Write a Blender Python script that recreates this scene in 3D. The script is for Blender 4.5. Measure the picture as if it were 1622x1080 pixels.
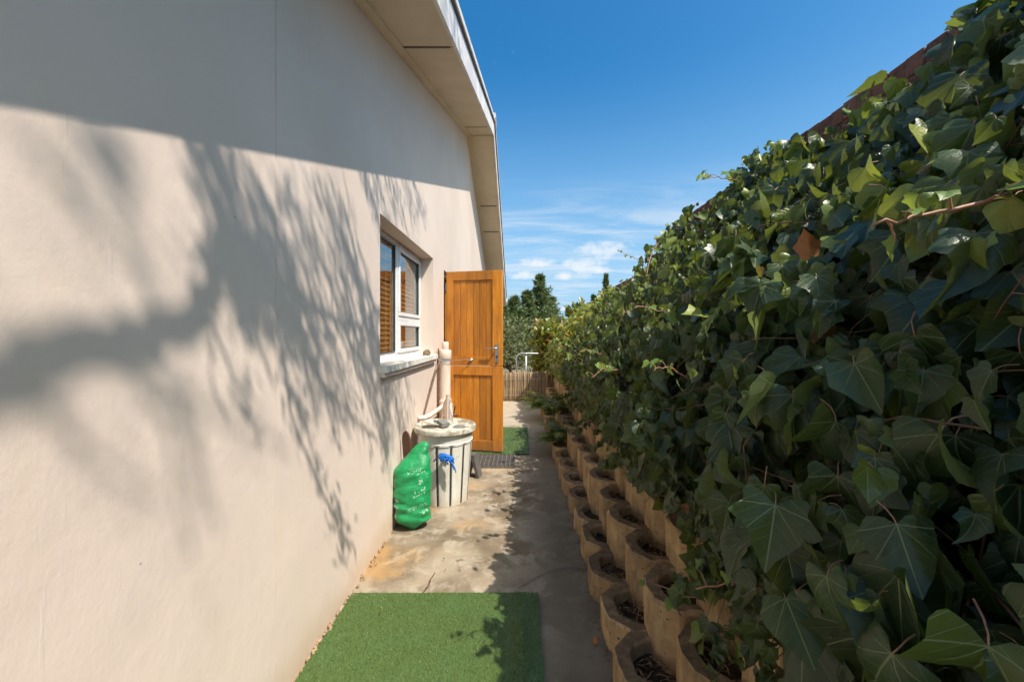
import bpy, bmesh, math, random
import numpy as np
from mathutils import Vector, Matrix, noise as mnoise
R = math.radians
random.seed(7); rng = np.random.default_rng(11)
sc = bpy.context.scene
for o in list(bpy.data.objects): bpy.data.objects.remove(o)
COL = sc.collection

# ------------------------------------------------------------------ camera, sky, sun, exposure
H = 1.35                       # eye height
F = 630.0 / 1622.0             # focal length in picture widths
cam_d = bpy.data.cameras.new('camera'); cam = bpy.data.objects.new('camera', cam_d); COL.objects.link(cam)
cam_d.sensor_width = 36; cam_d.lens = 36 * F; cam_d.clip_start = 0.02; cam_d.clip_end = 3000
cam.location = (0, 0, H); cam.rotation_euler = (R(90), 0, 0)
cam_d.shift_x = -15 / 1622; cam_d.shift_y = -11 / 1622
sc.camera = cam

SUN = Vector((0.557, -0.43, 1.0))          # towards the sun
sun_el = math.atan2(SUN.z, math.hypot(SUN.x, SUN.y)); sun_az = math.atan2(SUN.x, SUN.y)
sl = bpy.data.lights.new('sun', 'SUN'); so = bpy.data.objects.new('sun', sl); COL.objects.link(so)
sl.energy = 4.7; sl.angle = R(0.53); sl.color = (1.0, 0.93, 0.82)
so.rotation_euler = SUN.to_track_quat('Z', 'Y').to_euler(); so.location = (4, -4, 12)
sc.view_settings.view_transform = 'Standard'; sc.view_settings.look = 'None'
sc.view_settings.exposure = 0.45; sc.view_settings.gamma = 1.0
SKY_STRENGTH = 0.15
sc.cycles.adaptive_threshold = 0.025; sc.cycles.max_bounces = 6; sc.cycles.diffuse_bounces = 3; sc.cycles.glossy_bounces = 3; sc.cycles.transmission_bounces = 5; sc.cycles.transparent_max_bounces = 6

class NT:
    """small helper for node trees"""
    def __init__(s, tree): s.t = tree; s.n = tree.nodes; s.l = tree.links
    def node(s, ty, **kw):
        n = s.n.new(ty)
        for k, v in kw.items():
            if k.startswith('i_'):
                key = k[2:]; key = int(key) if key.isdigit() else key.replace('_', ' ')
                s.set(n.inputs[key], v)
            else: setattr(n, k, v)
        return n
    def set(s, sock, v):
        if isinstance(v, bpy.types.NodeSocket): s.l.new(v, sock)
        else: sock.default_value = v
    def math(s, op, a, b=None, c=None, clamp=False):
        n = s.node('ShaderNodeMath', operation=op, use_clamp=clamp); s.set(n.inputs[0], a)
        if b is not None: s.set(n.inputs[1], b)
        if c is not None: s.set(n.inputs[2], c)
        return n.outputs[0]
    def sstep(s, v, a, b, lo=0.0, hi=1.0):
        n = s.node('ShaderNodeMapRange', interpolation_type='SMOOTHSTEP'); s.set(n.inputs[0], v)
        n.inputs[1].default_value = a; n.inputs[2].default_value = b; n.inputs[3].default_value = lo; n.inputs[4].default_value = hi
        return n.outputs[0]
    def mix(s, f, a, b, mode='MIX'):
        n = s.node('ShaderNodeMix', data_type='RGBA', blend_type=mode); s.set(n.inputs[0], f)
        for k, v in ((6, a), (7, b)):
            if isinstance(v, tuple) and len(v) == 3: v = v + (1,)
            s.set(n.inputs[k], v)
        return n.outputs[2]
    def noise(s, vec, scale, detail=4, rough=0.55, dist=0.0):
        n = s.node('ShaderNodeTexNoise'); n.inputs['Scale'].default_value = scale; n.inputs['Detail'].default_value = detail
        n.inputs['Roughness'].default_value = rough; n.inputs['Distortion'].default_value = dist
        if vec is not None: s.l.new(vec, n.inputs['Vector'])
        return n.outputs['Fac']
    def ramp(s, f, stops):
        n = s.node('ShaderNodeValToRGB'); s.set(n.inputs[0], f); e = n.color_ramp.elements
        while len(e) < len(stops): e.new(0.5)
        for k, (p, c) in enumerate(stops): e[k].position = p; e[k].color = (c + (1,)) if len(c) == 3 else c
        return n.outputs[0]
    def mapping(s, vec, scale=(1, 1, 1), rot=(0, 0, 0), loc=(0, 0, 0)):
        n = s.node('ShaderNodeMapping'); s.l.new(vec, n.inputs[0])
        n.inputs['Scale'].default_value = scale; n.inputs['Rotation'].default_value = rot; n.inputs['Location'].default_value = loc
        return n.outputs[0]
    def bump(s, h, strength=0.3, dist=0.01, normal=None):
        n = s.node('ShaderNodeBump'); s.set(n.inputs['Height'], h); n.inputs['Strength'].default_value = strength
        n.inputs['Distance'].default_value = dist
        if normal is not None: s.l.new(normal, n.inputs['Normal'])
        return n.outputs[0]

def make_world():
    w = bpy.data.worlds.new('World'); sc.world = w; w.use_nodes = True
    n = NT(w.node_tree); n.n.clear()
    sky = n.node('ShaderNodeTexSky', sky_type='NISHITA'); sky.sun_disc = False
    sky.sun_elevation = sun_el; sky.sun_rotation = sun_az; sky.altitude = 300
    sky.air_density = 1.0; sky.dust_density = 2.6; sky.ozone_density = 2.0
    tc = n.node('ShaderNodeTexCoord'); d = tc.outputs['Generated']
    sep = n.node('ShaderNodeSeparateXYZ'); n.l.new(d, sep.inputs[0]); x, y, z = sep.outputs
    az = n.math('ARCTAN2', x, y); el = n.math('ARCSINE', z)
    hs = n.node('ShaderNodeHueSaturation'); hs.inputs['Saturation'].default_value = 1.45; n.l.new(sky.outputs[0], hs.inputs['Color'])
    base = n.mix(1.0, hs.outputs[0], (.86, 1.10, 1.0), "MULTIPLY")
    # thin cirrus: streaks on a high sheet, all round the sky
    zz = n.math('ADD', n.math('MAXIMUM', z, 0.0), 0.10)
    px = n.math('DIVIDE', x, zz); py = n.math('DIVIDE', y, zz)
    cv = n.node('ShaderNodeCombineXYZ'); n.l.new(px, cv.inputs[0]); n.l.new(py, cv.inputs[1])
    m1 = n.mapping(cv.outputs[0], scale=(0.75, 2.3, 1), rot=(0, 0, R(-14)))
    c1 = n.noise(m1, 1.5, 8, 0.62, 0.7); c2 = n.noise(n.mapping(cv.outputs[0], loc=(3.1, 1.2, 0)), 0.55, 3, 0.5)
    cir = n.math('MULTIPLY', n.sstep(c1, 0.38, 0.72), n.sstep(c2, 0.24, 0.5))
    band = n.math('MULTIPLY', n.sstep(el, 0.01, 0.12), n.sstep(el, 0.20, 0.40, 1.0, 0.0))
    cir = n.math('MULTIPLY', n.math('MULTIPLY', cir, band), 0.75)
    # small fair-weather cumulus low over the horizon
    ae = n.node('ShaderNodeCombineXYZ'); n.l.new(az, ae.inputs[0]); n.l.new(el, ae.inputs[1])
    lump = n.noise(n.mapping(ae.outputs[0], scale=(1, 1.5, 1)), 34.0, 6, 0.6)
    tot = None
    for (ca, ce, wa, we) in ((0.203, 0.203, .072, .026), (0.040, .175, .05, .017), (0.19, 0.155, .036, .016),
                             (0.010, 0.143, .055, .014), (0.105, .140, .022, .014), (.118, .172, .022, .014),
                             (.100, .062, .012, .008)):
        da = n.math('DIVIDE', n.math('SUBTRACT', az, ca), wa)
        de = n.math('DIVIDE', n.math('SUBTRACT', el, ce), we)
        de = n.math('MAXIMUM', de, n.math('MULTIPLY', de, -1.9))        # flat base, domed top
        g = n.math('SUBTRACT', 1.0, n.math('ADD', n.math('MULTIPLY', da, da), n.math('MULTIPLY', de, de)))
        g = n.math('MAXIMUM', g, -1.0)
        tot = g if tot is None else n.math('MAXIMUM', tot, g)
    puff = n.noise(n.mapping(ae.outputs[0], scale=(1, 3, 1), loc=(2.7, .4, 0)), 5.0, 2, .5)
    gen = n.math('MULTIPLY', n.math('SUBTRACT', n.math('MULTIPLY', n.sstep(puff, .56, .74), n.math('MULTIPLY', n.sstep(el, .05, .11), n.sstep(el, .17, .26, 1, 0))), .45), 1.6)
    tot = n.math('MAXIMUM', tot, gen)
    cu = n.math('ADD', tot, n.math('MULTIPLY', n.math('SUBTRACT', lump, 0.52), 2.9))
    cu = n.math('MULTIPLY', n.sstep(cu, -0.35, 1.5), 0.88)
    veil = n.sstep(el, -0.05, 0.62, 0.95, 0.0)
    c = n.mix(veil, base, (1.9, 3.2, 4.6))
    c = n.mix(cir, c, (3.9, 4.3, 4.7))
    c = n.mix(cu, c, (4.7, 4.8, 4.9))
    bg = n.node('ShaderNodeBackground'); n.l.new(c, bg.inputs[0]); bg.inputs[1].default_value = SKY_STRENGTH
    out = n.node('ShaderNodeOutputWorld'); n.l.new(bg.outputs[0], out.inputs[0])
make_world()

# ------------------------------------------------------------------ materials
def new_mat(name):
    m = bpy.data.materials.new(name); m.use_nodes = True; n = NT(m.node_tree)
    b = n.n['Principled BSDF']
    tc = n.node('ShaderNodeTexCoord'); geo = n.node('ShaderNodeNewGeometry')
    return m, n, b, tc.outputs['Object'], geo
def bset(n, b, **kw):
    for k, v in kw.items():
        if isinstance(v, tuple) and len(v) == 3: v = v + (1,)
        n.set(b.inputs[k.replace('_', ' ')], v)

def mat_plaster():
    m, n, b, o, g = new_mat('cream plaster'); p = g.outputs['Position']
    big = n.noise(p, 0.9, 3); mid = n.noise(n.mapping(p, scale=(1, 1, .35)), 5, 5, .6)
    c = n.mix(n.sstep(big, .3, .7), (.65, .53, .455), (.72, .595, .515))
    c = n.mix(n.math('MULTIPLY', n.sstep(mid, .52, .72), .35), c, (.66, .53, .41))
    v = n.node('ShaderNodeTexVoronoi'); v.inputs['Scale'].default_value = 4.0; n.l.new(p, v.inputs['Vector'])
    dot = n.sstep(v.outputs['Distance'], .008, .02, 1, 0)
    c = n.mix(n.math('MULTIPLY', dot, .55), c, (.16, .13, .11))
    sp = n.node('ShaderNodeSeparateXYZ'); n.l.new(p, sp.inputs[0])
    splash = n.math('MULTIPLY', n.sstep(n.math('ADD', sp.outputs[2], n.math('MULTIPLY', n.noise(p, 7, 5), .18)), .08, .30, 1, 0), .55)
    c = n.mix(splash, c, (.50, .36, .22))
    h = n.math('ADD', n.math('MULTIPLY', n.noise(p, 3.2, 4), 1.2), n.math('MULTIPLY', n.noise(p, 95, 3, .6), .10))
    h = n.math('ADD', h, n.math('MULTIPLY', n.noise(n.mapping(p, rot=(R(25), 0, 0), scale=(1, 2.2, .7)), 16, 4, .55), .18))
    st = n.noise(n.mapping(p, rot=(R(-58), 0, 0), scale=(1, 14, 1.4)), 4.0, 2, .5)
    h = n.math('ADD', h, n.math('MULTIPLY', n.sstep(st, .68, .78), .05))
    n.l.new(n.bump(h, .34, .014), b.inputs['Normal']); bset(n, b, Base_Color=c, Roughness=.82); b.inputs['Specular IOR Level'].default_value = .25
    return m
def mat_simple(name, c1, c2, scale=8, rough=.6, bump=.15, bscale=60, dist=.003, metal=0, spec=.5, stretch=(1, 1, 1), rand=0.0, coat=0.0):
    m, n, b, o, g = new_mat(name); p = n.mapping(o, scale=stretch)
    f = n.sstep(n.noise(p, scale, 5, .6), .3, .7); c = n.mix(f, c1, c2)
    if rand:
        oi = n.node('ShaderNodeObjectInfo'); hv = n.node('ShaderNodeHueSaturation'); n.l.new(c, hv.inputs['Color'])
        n.l.new(n.math('ADD', n.math('MULTIPLY', oi.outputs['Random'], 2 * rand), 1 - rand), hv.inputs['Value']); c = hv.outputs[0]
    if bump: n.l.new(n.bump(n.noise(p, bscale, 4, .6), bump, dist), b.inputs['Normal'])
    bset(n, b, Base_Color=c, Roughness=rough, Metallic=metal); b.inputs['Specular IOR Level'].default_value = spec
    b.inputs['Coat Weight'].default_value = coat
    return m
def mat_concrete_path():
    m, n, b, o, g = new_mat('stained path concrete'); p = g.outputs['Position']
    a = n.noise(p, 1.7, 6, .62, .4); d = n.noise(p, 6.5, 7, .66, .5); e = n.noise(p, 38, 4, .6)
    c = n.mix(n.sstep(a, .36, .62), (.155, .115, .075), (.33, .265, .19))
    c = n.mix(n.math('MULTIPLY', n.sstep(d, .47, .63), .72), c, (.42, .36, .275))
    c = n.mix(n.math('MULTIPLY', n.sstep(n.noise(n.mapping(p, loc=(4, 2, 0)), 3.0, 6, .65), .49, .65), .75), c, (.15, .11, .07))
    sp = n.node('ShaderNodeSeparateXYZ'); n.l.new(p, sp.inputs[0])
    rust = n.math('MULTIPLY', n.sstep(n.noise(n.mapping(p, loc=(9, 7, 0)), 2.3, 5, .6), .52, .66), n.sstep(sp.outputs[0], -.95, .1, .75, .12))
    c = n.mix(rust, c, (.42, .25, .10))
    c = n.mix(n.math('MULTIPLY', n.sstep(e, .55, .7), .35), c, (.14, .11, .085))
    # strip by the planted wall painted darker to deepen the ivy's shadow
    ivy_shade = n.math('MULTIPLY', n.sstep(n.math('ADD', sp.outputs[0], n.math('MULTIPLY', a, .35)), .12, .42), .72)
    c = n.mix(ivy_shade, c, (.125, .108, .085))
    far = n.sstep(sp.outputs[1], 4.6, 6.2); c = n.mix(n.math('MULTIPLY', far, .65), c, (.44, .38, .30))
    h = n.math('ADD', n.math('MULTIPLY', d, .6), n.math('MULTIPLY', e, .35))
    n.l.new(n.bump(h, .35, .008), b.inputs['Normal']); bset(n, b, Base_Color=c, Roughness=.85); b.inputs['Specular IOR Level'].default_value = .3
    return m
def mat_wood_door():
    m, n, b, o, g = new_mat('orange varnished timber'); oi = n.node('ShaderNodeObjectInfo'); p = g.outputs['Position']
    r = oi.outputs['Random']; off = n.node('ShaderNodeCombineXYZ'); n.l.new(n.math('MULTIPLY', r, 20), off.inputs[0]); n.l.new(n.math('MULTIPLY', r, 9), off.inputs[2])
    va = n.node('ShaderNodeVectorMath', operation='ADD'); n.l.new(o, va.inputs[0]); n.l.new(off.outputs[0], va.inputs[1])
    g1 = n.noise(n.mapping(va.outputs[0], scale=(1, 1, .07)), 46, 5, .62, .8); g2 = n.noise(n.mapping(va.outputs[0], scale=(1, 1, .22)), 9, 4, .55, .6)
    c = n.mix(n.sstep(g1, .3, .72), (.62, .24, .020), (.43, .145, .011))
    c = n.mix(n.math('MULTIPLY', n.sstep(g2, .42, .7), .6), c, (.32, .10, .010))
    zz = n.node('ShaderNodeSeparateXYZ'); n.l.new(p, zz.inputs[0]); wear = n.math('MULTIPLY', n.sstep(n.math('ADD', zz.outputs[2], n.math('MULTIPLY', n.noise(p, 9, 5), .25)), .12, .42, 1, 0), .55); c = n.mix(wear, c, (.24, .12, .05))
    c = n.mix(n.math('MULTIPLY', n.sstep(n.noise(p, 3.5, 5, .6), .45, .7), .35), c, (.30, .12, .03))
    hv = n.node('ShaderNodeHueSaturation'); n.l.new(c, hv.inputs['Color']); n.l.new(n.math('ADD', n.math('MULTIPLY', r, .45), .82), hv.inputs['Value'])
    n.l.new(n.bump(g1, .12, .002), b.inputs['Normal']); bset(n, b, Base_Color=hv.outputs[0], Roughness=.42); b.inputs['Coat Weight'].default_value = .12; b.inputs['Coat Roughness'].default_value = .3
    return m
def mat_brick():
    m, n, b, o, g = new_mat('weathered red brick'); p = g.outputs['Position']; oi = n.node('ShaderNodeObjectInfo')
    a = n.noise(p, 16, 5, .65)
    c = n.mix(n.sstep(a, .32, .66), (.235, .105, .066), (.155, .072, .05))
    c = n.mix(n.math('MULTIPLY', n.sstep(n.noise(p, 42, 4, .7), .56, .68), .8), c, (.07, .04, .03))
    hv = n.node('ShaderNodeHueSaturation'); n.l.new(c, hv.inputs['Color']); n.l.new(n.math('ADD', n.math('MULTIPLY', oi.outputs['Random'], .5), .75), hv.inputs['Value'])
    n.l.new(n.bump(n.noise(p, 60, 5, .7), .6, .006), b.inputs['Normal']); bset(n, b, Base_Color=hv.outputs[0], Roughness=.9)
    return m
def mat_block():
    m, n, b, o, g = new_mat('ochre concrete block'); p = g.outputs['Position']; oi = n.node('ShaderNodeObjectInfo')
    c = n.mix(n.sstep(n.noise(p, 9, 5, .6), .3, .7), (.48, .34, .195), (.32, .215, .115))
    pit = n.noise(n.mapping(p, scale=(1, 1, .55)), 75, 3, .6); c = n.mix(n.sstep(pit, .64, .74), c, (.13, .08, .045))
    c = n.mix(n.math('MULTIPLY', n.sstep(n.noise(n.mapping(p, scale=(1, 1, .22)), 17, 6, .65), .46, .66), .65), c, (.19, .13, .075))
    sn = n.node('ShaderNodeSeparateXYZ'); n.l.new(g.outputs['True Normal'], sn.inputs[0])
    moss = n.math('MULTIPLY', n.sstep(n.noise(p, 6, 6, .7), .52, .68), .35); c = n.mix(moss, c, (.12, .095, .05))
    grime_shade = n.math('MULTIPLY', n.sstep(sn.outputs[2], .5, .9), n.sstep(n.noise(p, 25, 4, .6), .3, .6, .45, .85)); c = n.mix(grime_shade, c, (.115, .085, .055))  # upward faces darkened in colour, standing for shade and damp grime
    hv = n.node('ShaderNodeHueSaturation'); n.l.new(c, hv.inputs['Color']); n.l.new(n.math('ADD', n.math('MULTIPLY', oi.outputs['Random'], .4), .8), hv.inputs['Value'])
    h = n.math('SUBTRACT', n.math('MULTIPLY', n.noise(p, 30, 6, .65), .9), n.sstep(pit, .62, .76))
    n.l.new(n.bump(h, .8, .010), b.inputs['Normal']); bset(n, b, Base_Color=hv.outputs[0], Roughness=.92); b.inputs['Specular IOR Level'].default_value = .2
    return m
def mat_leaf(name, stops, vein=(.32, .38, .19), trans=.32, tcol=(.36, .42, .03), rough=.36, veins=True, gloss=.55):
    m, n, b, o, g = new_mat(name)
    at = n.node('ShaderNodeAttribute', attribute_name='rnd'); oi = n.node('ShaderNodeObjectInfo')
    iso = n.math('LESS_THAN', at.outputs['Fac'], -.5)          # leaves that are objects of their own take the object's random number
    r = n.math('ADD', n.math('MULTIPLY', iso, n.math('MULTIPLY', oi.outputs['Random'], .86)), n.math('MULTIPLY', n.math('SUBTRACT', 1.0, iso), at.outputs['Fac']))
    c = n.ramp(r, stops)
    if veins:
        lp = n.node('ShaderNodeAttribute', attribute_name='lp'); sp = n.node('ShaderNodeSeparateXYZ'); n.l.new(lp.outputs['Vector'], sp.inputs[0])
        u = n.math('ABSOLUTE', sp.outputs[0]); v = sp.outputs[1]; d = u
        for a in (38, 78):
            ca, sa = math.cos(R(a)), math.sin(R(a))
            d = n.math('MINIMUM', d, n.math('ADD', n.math('ABSOLUTE', n.math('SUBTRACT', n.math('MULTIPLY', u, ca), n.math('MULTIPLY', v, sa))), 0.006))
        lat = n.math('ABSOLUTE', n.math('SUBTRACT', n.math('FRACT', n.math('MULTIPLY', n.math('SUBTRACT', v, n.math('MULTIPLY', u, .75)), 5.5)), .5))
        d = n.math('MINIMUM', d, n.math('ADD', n.math('MULTIPLY', lat, .16), .011))
        d = n.math('ADD', d, n.math('MULTIPLY', v, .004)); vf = n.sstep(d, .006, .020, .9, 0)
        mott = n.noise(n.mapping(lp.outputs['Vector'], scale=(1, 1, 1)), 9, 4)
        c = n.mix(n.sstep(mott, .4, .7, 0, .4), c, n.mix(.5, c, (.10, .14, .05)))
        c = n.mix(vf, c, n.mix(.62, c, vein))
        n.l.new(n.bump(n.math('SUBTRACT', n.math('MULTIPLY', mott, .6), vf), .35, .004), b.inputs['Normal'])
    back = n.mix(.55, c, (.15, .19, .09)); c = n.mix(g.outputs['Backfacing'], c, back)
    bset(n, b, Base_Color=c, Roughness=rough); b.inputs['Specular IOR Level'].default_value = gloss
    tr = n.node('ShaderNodeBsdfTranslucent'); n.l.new(n.mix(.5, c, tcol, 'MIX'), tr.inputs[0])
    mx = n.node('ShaderNodeMixShader'); mx.inputs[0].default_value = trans
    n.l.new(b.outputs[0], mx.inputs[1]); n.l.new(tr.outputs[0], mx.inputs[2]); n.l.new(mx.outputs[0], n.n['Material Output'].inputs[0])
    return m
def mat_glass():
    m, n, b, o, g = new_mat('window glass'); n.n.remove(b)
    t = n.node('ShaderNodeBsdfTransparent'); t.inputs[0].default_value = (.82, .86, .85, 1)
    gl = n.node('ShaderNodeBsdfGlossy'); gl.inputs['Roughness'].default_value = .012; gl.inputs[0].default_value = (1, 1, 1, 1)
    fr = n.node('ShaderNodeFresnel'); fr.inputs[0].default_value = 1.62
    mx = n.node('ShaderNodeMixShader'); n.l.new(n.math('MULTIPLY', n.math('MULTIPLY_ADD', fr.outputs[0], 1.45, .05, clamp=True), n.math('SUBTRACT', 1.0, g.outputs['Backfacing'])), mx.inputs[0]); n.l.new(t.outputs[0], mx.inputs[1]); n.l.new(gl.outputs[0], mx.inputs[2])
    n.l.new(mx.outputs[0], n.n['Material Output'].inputs[0]); return m
def mat_clear_plastic():
    m, n, b, o, g = new_mat('clear plastic'); bset(n, b, Base_Color=(.9, .9, .88), Roughness=.12, IOR=1.25); b.inputs['Transmission Weight'].default_value = .85
    return m
def mat_bag():
    m, n, b, o, g = new_mat('printed green plastic'); sp = n.node('ShaderNodeSeparateXYZ'); n.l.new(o, sp.inputs[0]); x, y, z = sp.outputs
    c = n.mix(n.sstep(n.noise(o, 14, 4), .3, .7), (.006, .215, .065), (.012, .29, .095))
    ink = None
    def add(a):
        nonlocal ink; ink = a if ink is None else n.math('MAXIMUM', ink, a)
    front = n.math('LESS_THAN', y, 0.02)
    # lines of small print (x0, x1, z0, z1, tilt)
    for (x0, x1, z0, z1, k, fq) in ((-.02, .075, .405, .425, .25, 120), (.045, .10, .385, .396, .25, 150), (.03, .10, .268, .295, .3, 70), (.01, .10, .245, .256, .3, 150),
                                   (-.02, .11, .178, .186, .28, 170), (-.02, .11, .165, .172, .28, 170), (.06, .115, .115, .135, .3, 90)):
        zz = n.math('SUBTRACT', z, n.math('MULTIPLY', x, k))
        box = n.math('MULTIPLY', n.math('MULTIPLY', n.math('GREATER_THAN', x, x0), n.math('LESS_THAN', x, x1)),
                     n.math('MULTIPLY', n.math('GREATER_THAN', zz, z0 - k * .04), n.math('LESS_THAN', zz, z1 - k * .04)))
        glyph = n.math('GREATER_THAN', n.noise(n.mapping(o, scale=(1, .2, .8)), fq, 2, .5), .52)
        add(n.math('MULTIPLY', box, glyph))
    # a large white letter running up the left edge, a round mark on the right
    for (x0, x1, z0, z1) in ((-.135, -.085, .215, .228), (-.135, -.085, .175, .188), (-.135, -.125, .175, .228), (-.135, -.105, .10, .15), (-.135, -.115, .30, .33)):
        zz = n.math('ADD', z, n.math('MULTIPLY', x, .25))
        add(n.math('MULTIPLY', n.math('MULTIPLY', n.math('GREATER_THAN', x, x0), n.math('LESS_THAN', x, x1)), n.math('MULTIPLY', n.math('GREATER_THAN', zz, z0 - .027), n.math('LESS_THAN', zz, z1 - .027))))
    rr = n.math('SQRT', n.math('ADD', n.math('POWER', n.math('SUBTRACT', x, .07), 2), n.math('POWER', n.math('SUBTRACT', z, .345), 2)))
    add(n.math('MULTIPLY', n.math('LESS_THAN', rr, .022), n.math('GREATER_THAN', n.noise(o, 85, 2), .5)))
    c = n.mix(n.math('MULTIPLY', n.math('MULTIPLY', ink, front), .38), c, (.78, .86, .80))
    n.l.new(n.bump(n.noise(n.mapping(o, scale=(1, 1, 2.2)), 24, 5, .6, 1.6), .6, .008), b.inputs['Normal'])
    bset(n, b, Base_Color=c, Roughness=.34); return m
def mat_bin():
    m, n, b, o, g = new_mat('weathered white plastic')
    c = n.mix(n.sstep(n.noise(n.mapping(o, scale=(1, 1, .25)), 9, 5, .6), .35, .7), (.74, .71, .64), (.62, .59, .51))
    sp = n.node('ShaderNodeSeparateXYZ'); n.l.new(o, sp.inputs[0])
    dirt = n.math('MULTIPLY', n.sstep(n.noise(o, 22, 6, .65), .54, .70), .35); c = n.mix(dirt, c, (.34, .30, .22))
    low = n.math('MULTIPLY', n.sstep(sp.outputs[2], .0, .12, 1, 0), .4); c = n.mix(low, c, (.38, .27, .15))
    n.l.new(n.bump(n.noise(o, 40, 4), .12, .003), b.inputs['Normal']); bset(n, b, Base_Color=c, Roughness=.55); return m
def mat_lid():
    m, n, b, o, g = new_mat('dirty lid')
    c = n.mix(n.sstep(n.noise(o, 11, 6, .65, .4), .40, .62), (.60, .57, .48), (.27, .22, .15))
    n.l.new(n.bump(n.noise(o, 40, 4), .2, .003), b.inputs['Normal']); bset(n, b, Base_Color=c, Roughness=.7); return m

M = {}
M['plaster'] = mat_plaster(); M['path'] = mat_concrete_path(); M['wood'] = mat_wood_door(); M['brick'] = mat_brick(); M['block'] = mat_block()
M['glass'] = mat_glass(); M['clear'] = mat_clear_plastic(); M['bag'] = mat_bag(); M['bin'] = mat_bin(); M['lid'] = mat_lid()
M['soffit'] = mat_simple('painted fibre cement', (.76, .63, .48), (.68, .55, .41), 3, .75, .12, 30, .004, spec=.3)
M['barge'] = mat_simple('white painted barge board', (.80, .77, .70), (.60, .54, .58), 4, .5, .1, 25, .003)
M['joint'] = mat_simple('dark joint', (.17, .15, .125), (.11, .095, .08), 20, .9)
M['roofing'] = mat_simple('roof sheeting', (.34, .33, .31), (.26, .25, .24), 4, .6)
M['frame'] = mat_simple('white aluminium frame', (.78, .78, .77), (.70, .70, .69), 6, .38, .05)
M['gasket'] = mat_simple('black gasket', (.03, .03, .035), (.05, .05, .05), 20, .6)
M['sill'] = mat_simple('painted sill', (.80, .77, .72), (.62, .58, .51), 14, .7, .3, 50)
M['blind'] = mat_simple('timber blind slat', (.46, .24, .10), (.36, .17, .065), 8, .45, .05, rand=.15)
M['room'] = mat_simple('interior paint', (.32, .27, .22), (.28, .24, .19), 2, .9, 0)
M['steel'] = mat_simple('brushed steel', (.55, .55, .55), (.40, .40, .41), 12, .32, .1, metal=1)
M['galv'] = mat_simple('galvanised pipe', (.52, .53, .54), (.40, .41, .42), 9, .45, .1, metal=.6)
M['pvc'] = mat_simple('cream pvc pipe', (.76, .63, .53), (.66, .54, .45), 9, .5, .08)
M['rust'] = mat_simple('rusty rod', (.17, .09, .05), (.10, .06, .045), 30, .8, .3)
M['bluecloth'] = mat_simple('blue cloth', (.01, .17, .62), (.008, .11, .45), 30, .75, .4, 90)
M['dark'] = mat_simple('dark groove', (.055, .052, .045), (.03, .03, .028), 20, .7)
M['grey'] = mat_simple('grey cement', (.22, .215, .20), (.15, .145, .135), 25, .9, .3)
M['soil'] = mat_simple('dark mulch', (.055, .035, .02), (.022, .014, .009), 45, .95, .9, 70, .02)
M['needle'] = mat_simple('dry needles', (.34, .21, .10), (.14, .08, .04), 60, .85, 0)
M['bark'] = mat_simple('bark', (.10, .07, .045), (.05, .035, .025), 20, .9, .5, 60, .01)
M['vine'] = mat_simple('ivy stem', (.17, .085, .05), (.09, .05, .032), 30, .6, .2)
M['petiole'] = mat_simple('ivy leaf stalk', (.38, .20, .12), (.27, .13, .08), 30, .5, .1)
M['hull'] = mat_simple('dark ivy backing', (.045, .028, .017), (.014, .010, .006), 26, .95, .9, 60, .03)  # dark colour set behind the leaves in place of shade
M['reed'] = mat_simple('reed', (.40, .29, .17), (.24, .165, .095), 40, .8, .2, stretch=(1, 1, .15), rand=.35)
M['rubber'] = mat_simple('rubber grid mat', (.13, .12, .11), (.08, .075, .07), 30, .7, .2)
M['ground'] = mat_simple('dry soil', (.24, .18, .11), (.13, .12, .06), 1.2, .95, .5, 12, .03)
M['pebble'] = mat_simple('pebbles', (.48, .32, .17), (.25, .17, .11), 30, .8, .3)
M['dryleaf'] = mat_simple('dry leaf', (.30, .13, .045), (.20, .08, .03), 20, .6, .2)
M['brownwood'] = mat_simple('dark brown board', (.13, .05, .028), (.09, .035, .02), 14, .6, .2)
M['stone'] = mat_simple('brown stone', (.26, .18, .11), (.12, .08, .05), 22, .9, .6, 40, .01)
G0 = (.020, .044, .016)
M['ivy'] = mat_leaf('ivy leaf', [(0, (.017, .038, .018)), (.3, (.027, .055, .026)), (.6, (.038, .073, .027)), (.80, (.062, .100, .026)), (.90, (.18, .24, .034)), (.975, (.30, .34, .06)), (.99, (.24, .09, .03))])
M['ivy_young'] = mat_leaf('young ivy leaf', [(0, (.10, .19, .03)), (.5, (.17, .27, .04)), (1, (.25, .34, .07))], trans=.4)
M['fern'] = mat_leaf('fern leaflets', [(0, (.075, .12, .018)), (.6, (.13, .18, .026)), (1, (.26, .26, .04))], veins=False, trans=.35, rough=.5)
M['olive'] = mat_leaf('olive leaves', [(0, (.13, .145, .06)), (.6, (.18, .195, .085)), (1, (.26, .265, .13))], veins=False, trans=.25, tcol=(.25, .28, .06), rough=.55)
M['conifer'] = mat_leaf('conifer needles', [(0, (.08, .12, .042)), (.7, (.13, .175, .06)), (1, (.21, .24, .08))], veins=False, trans=.12, rough=.6)
M['vineleaf'] = mat_leaf('autumn vine leaves', [(0, (.11, .17, .022)), (.55, (.20, .26, .035)), (.82, (.34, .33, .045)), (.93, (.36, .22, .03)), (.975, (.36, .06, .035))], veins=False, trans=.38, tcol=(.5, .4, .04))
M['treeleaf'] = mat_leaf('tree leaves', [(0, (.05, .085, .02)), (1, (.09, .13, .03))], veins=False, trans=.2)
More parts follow.
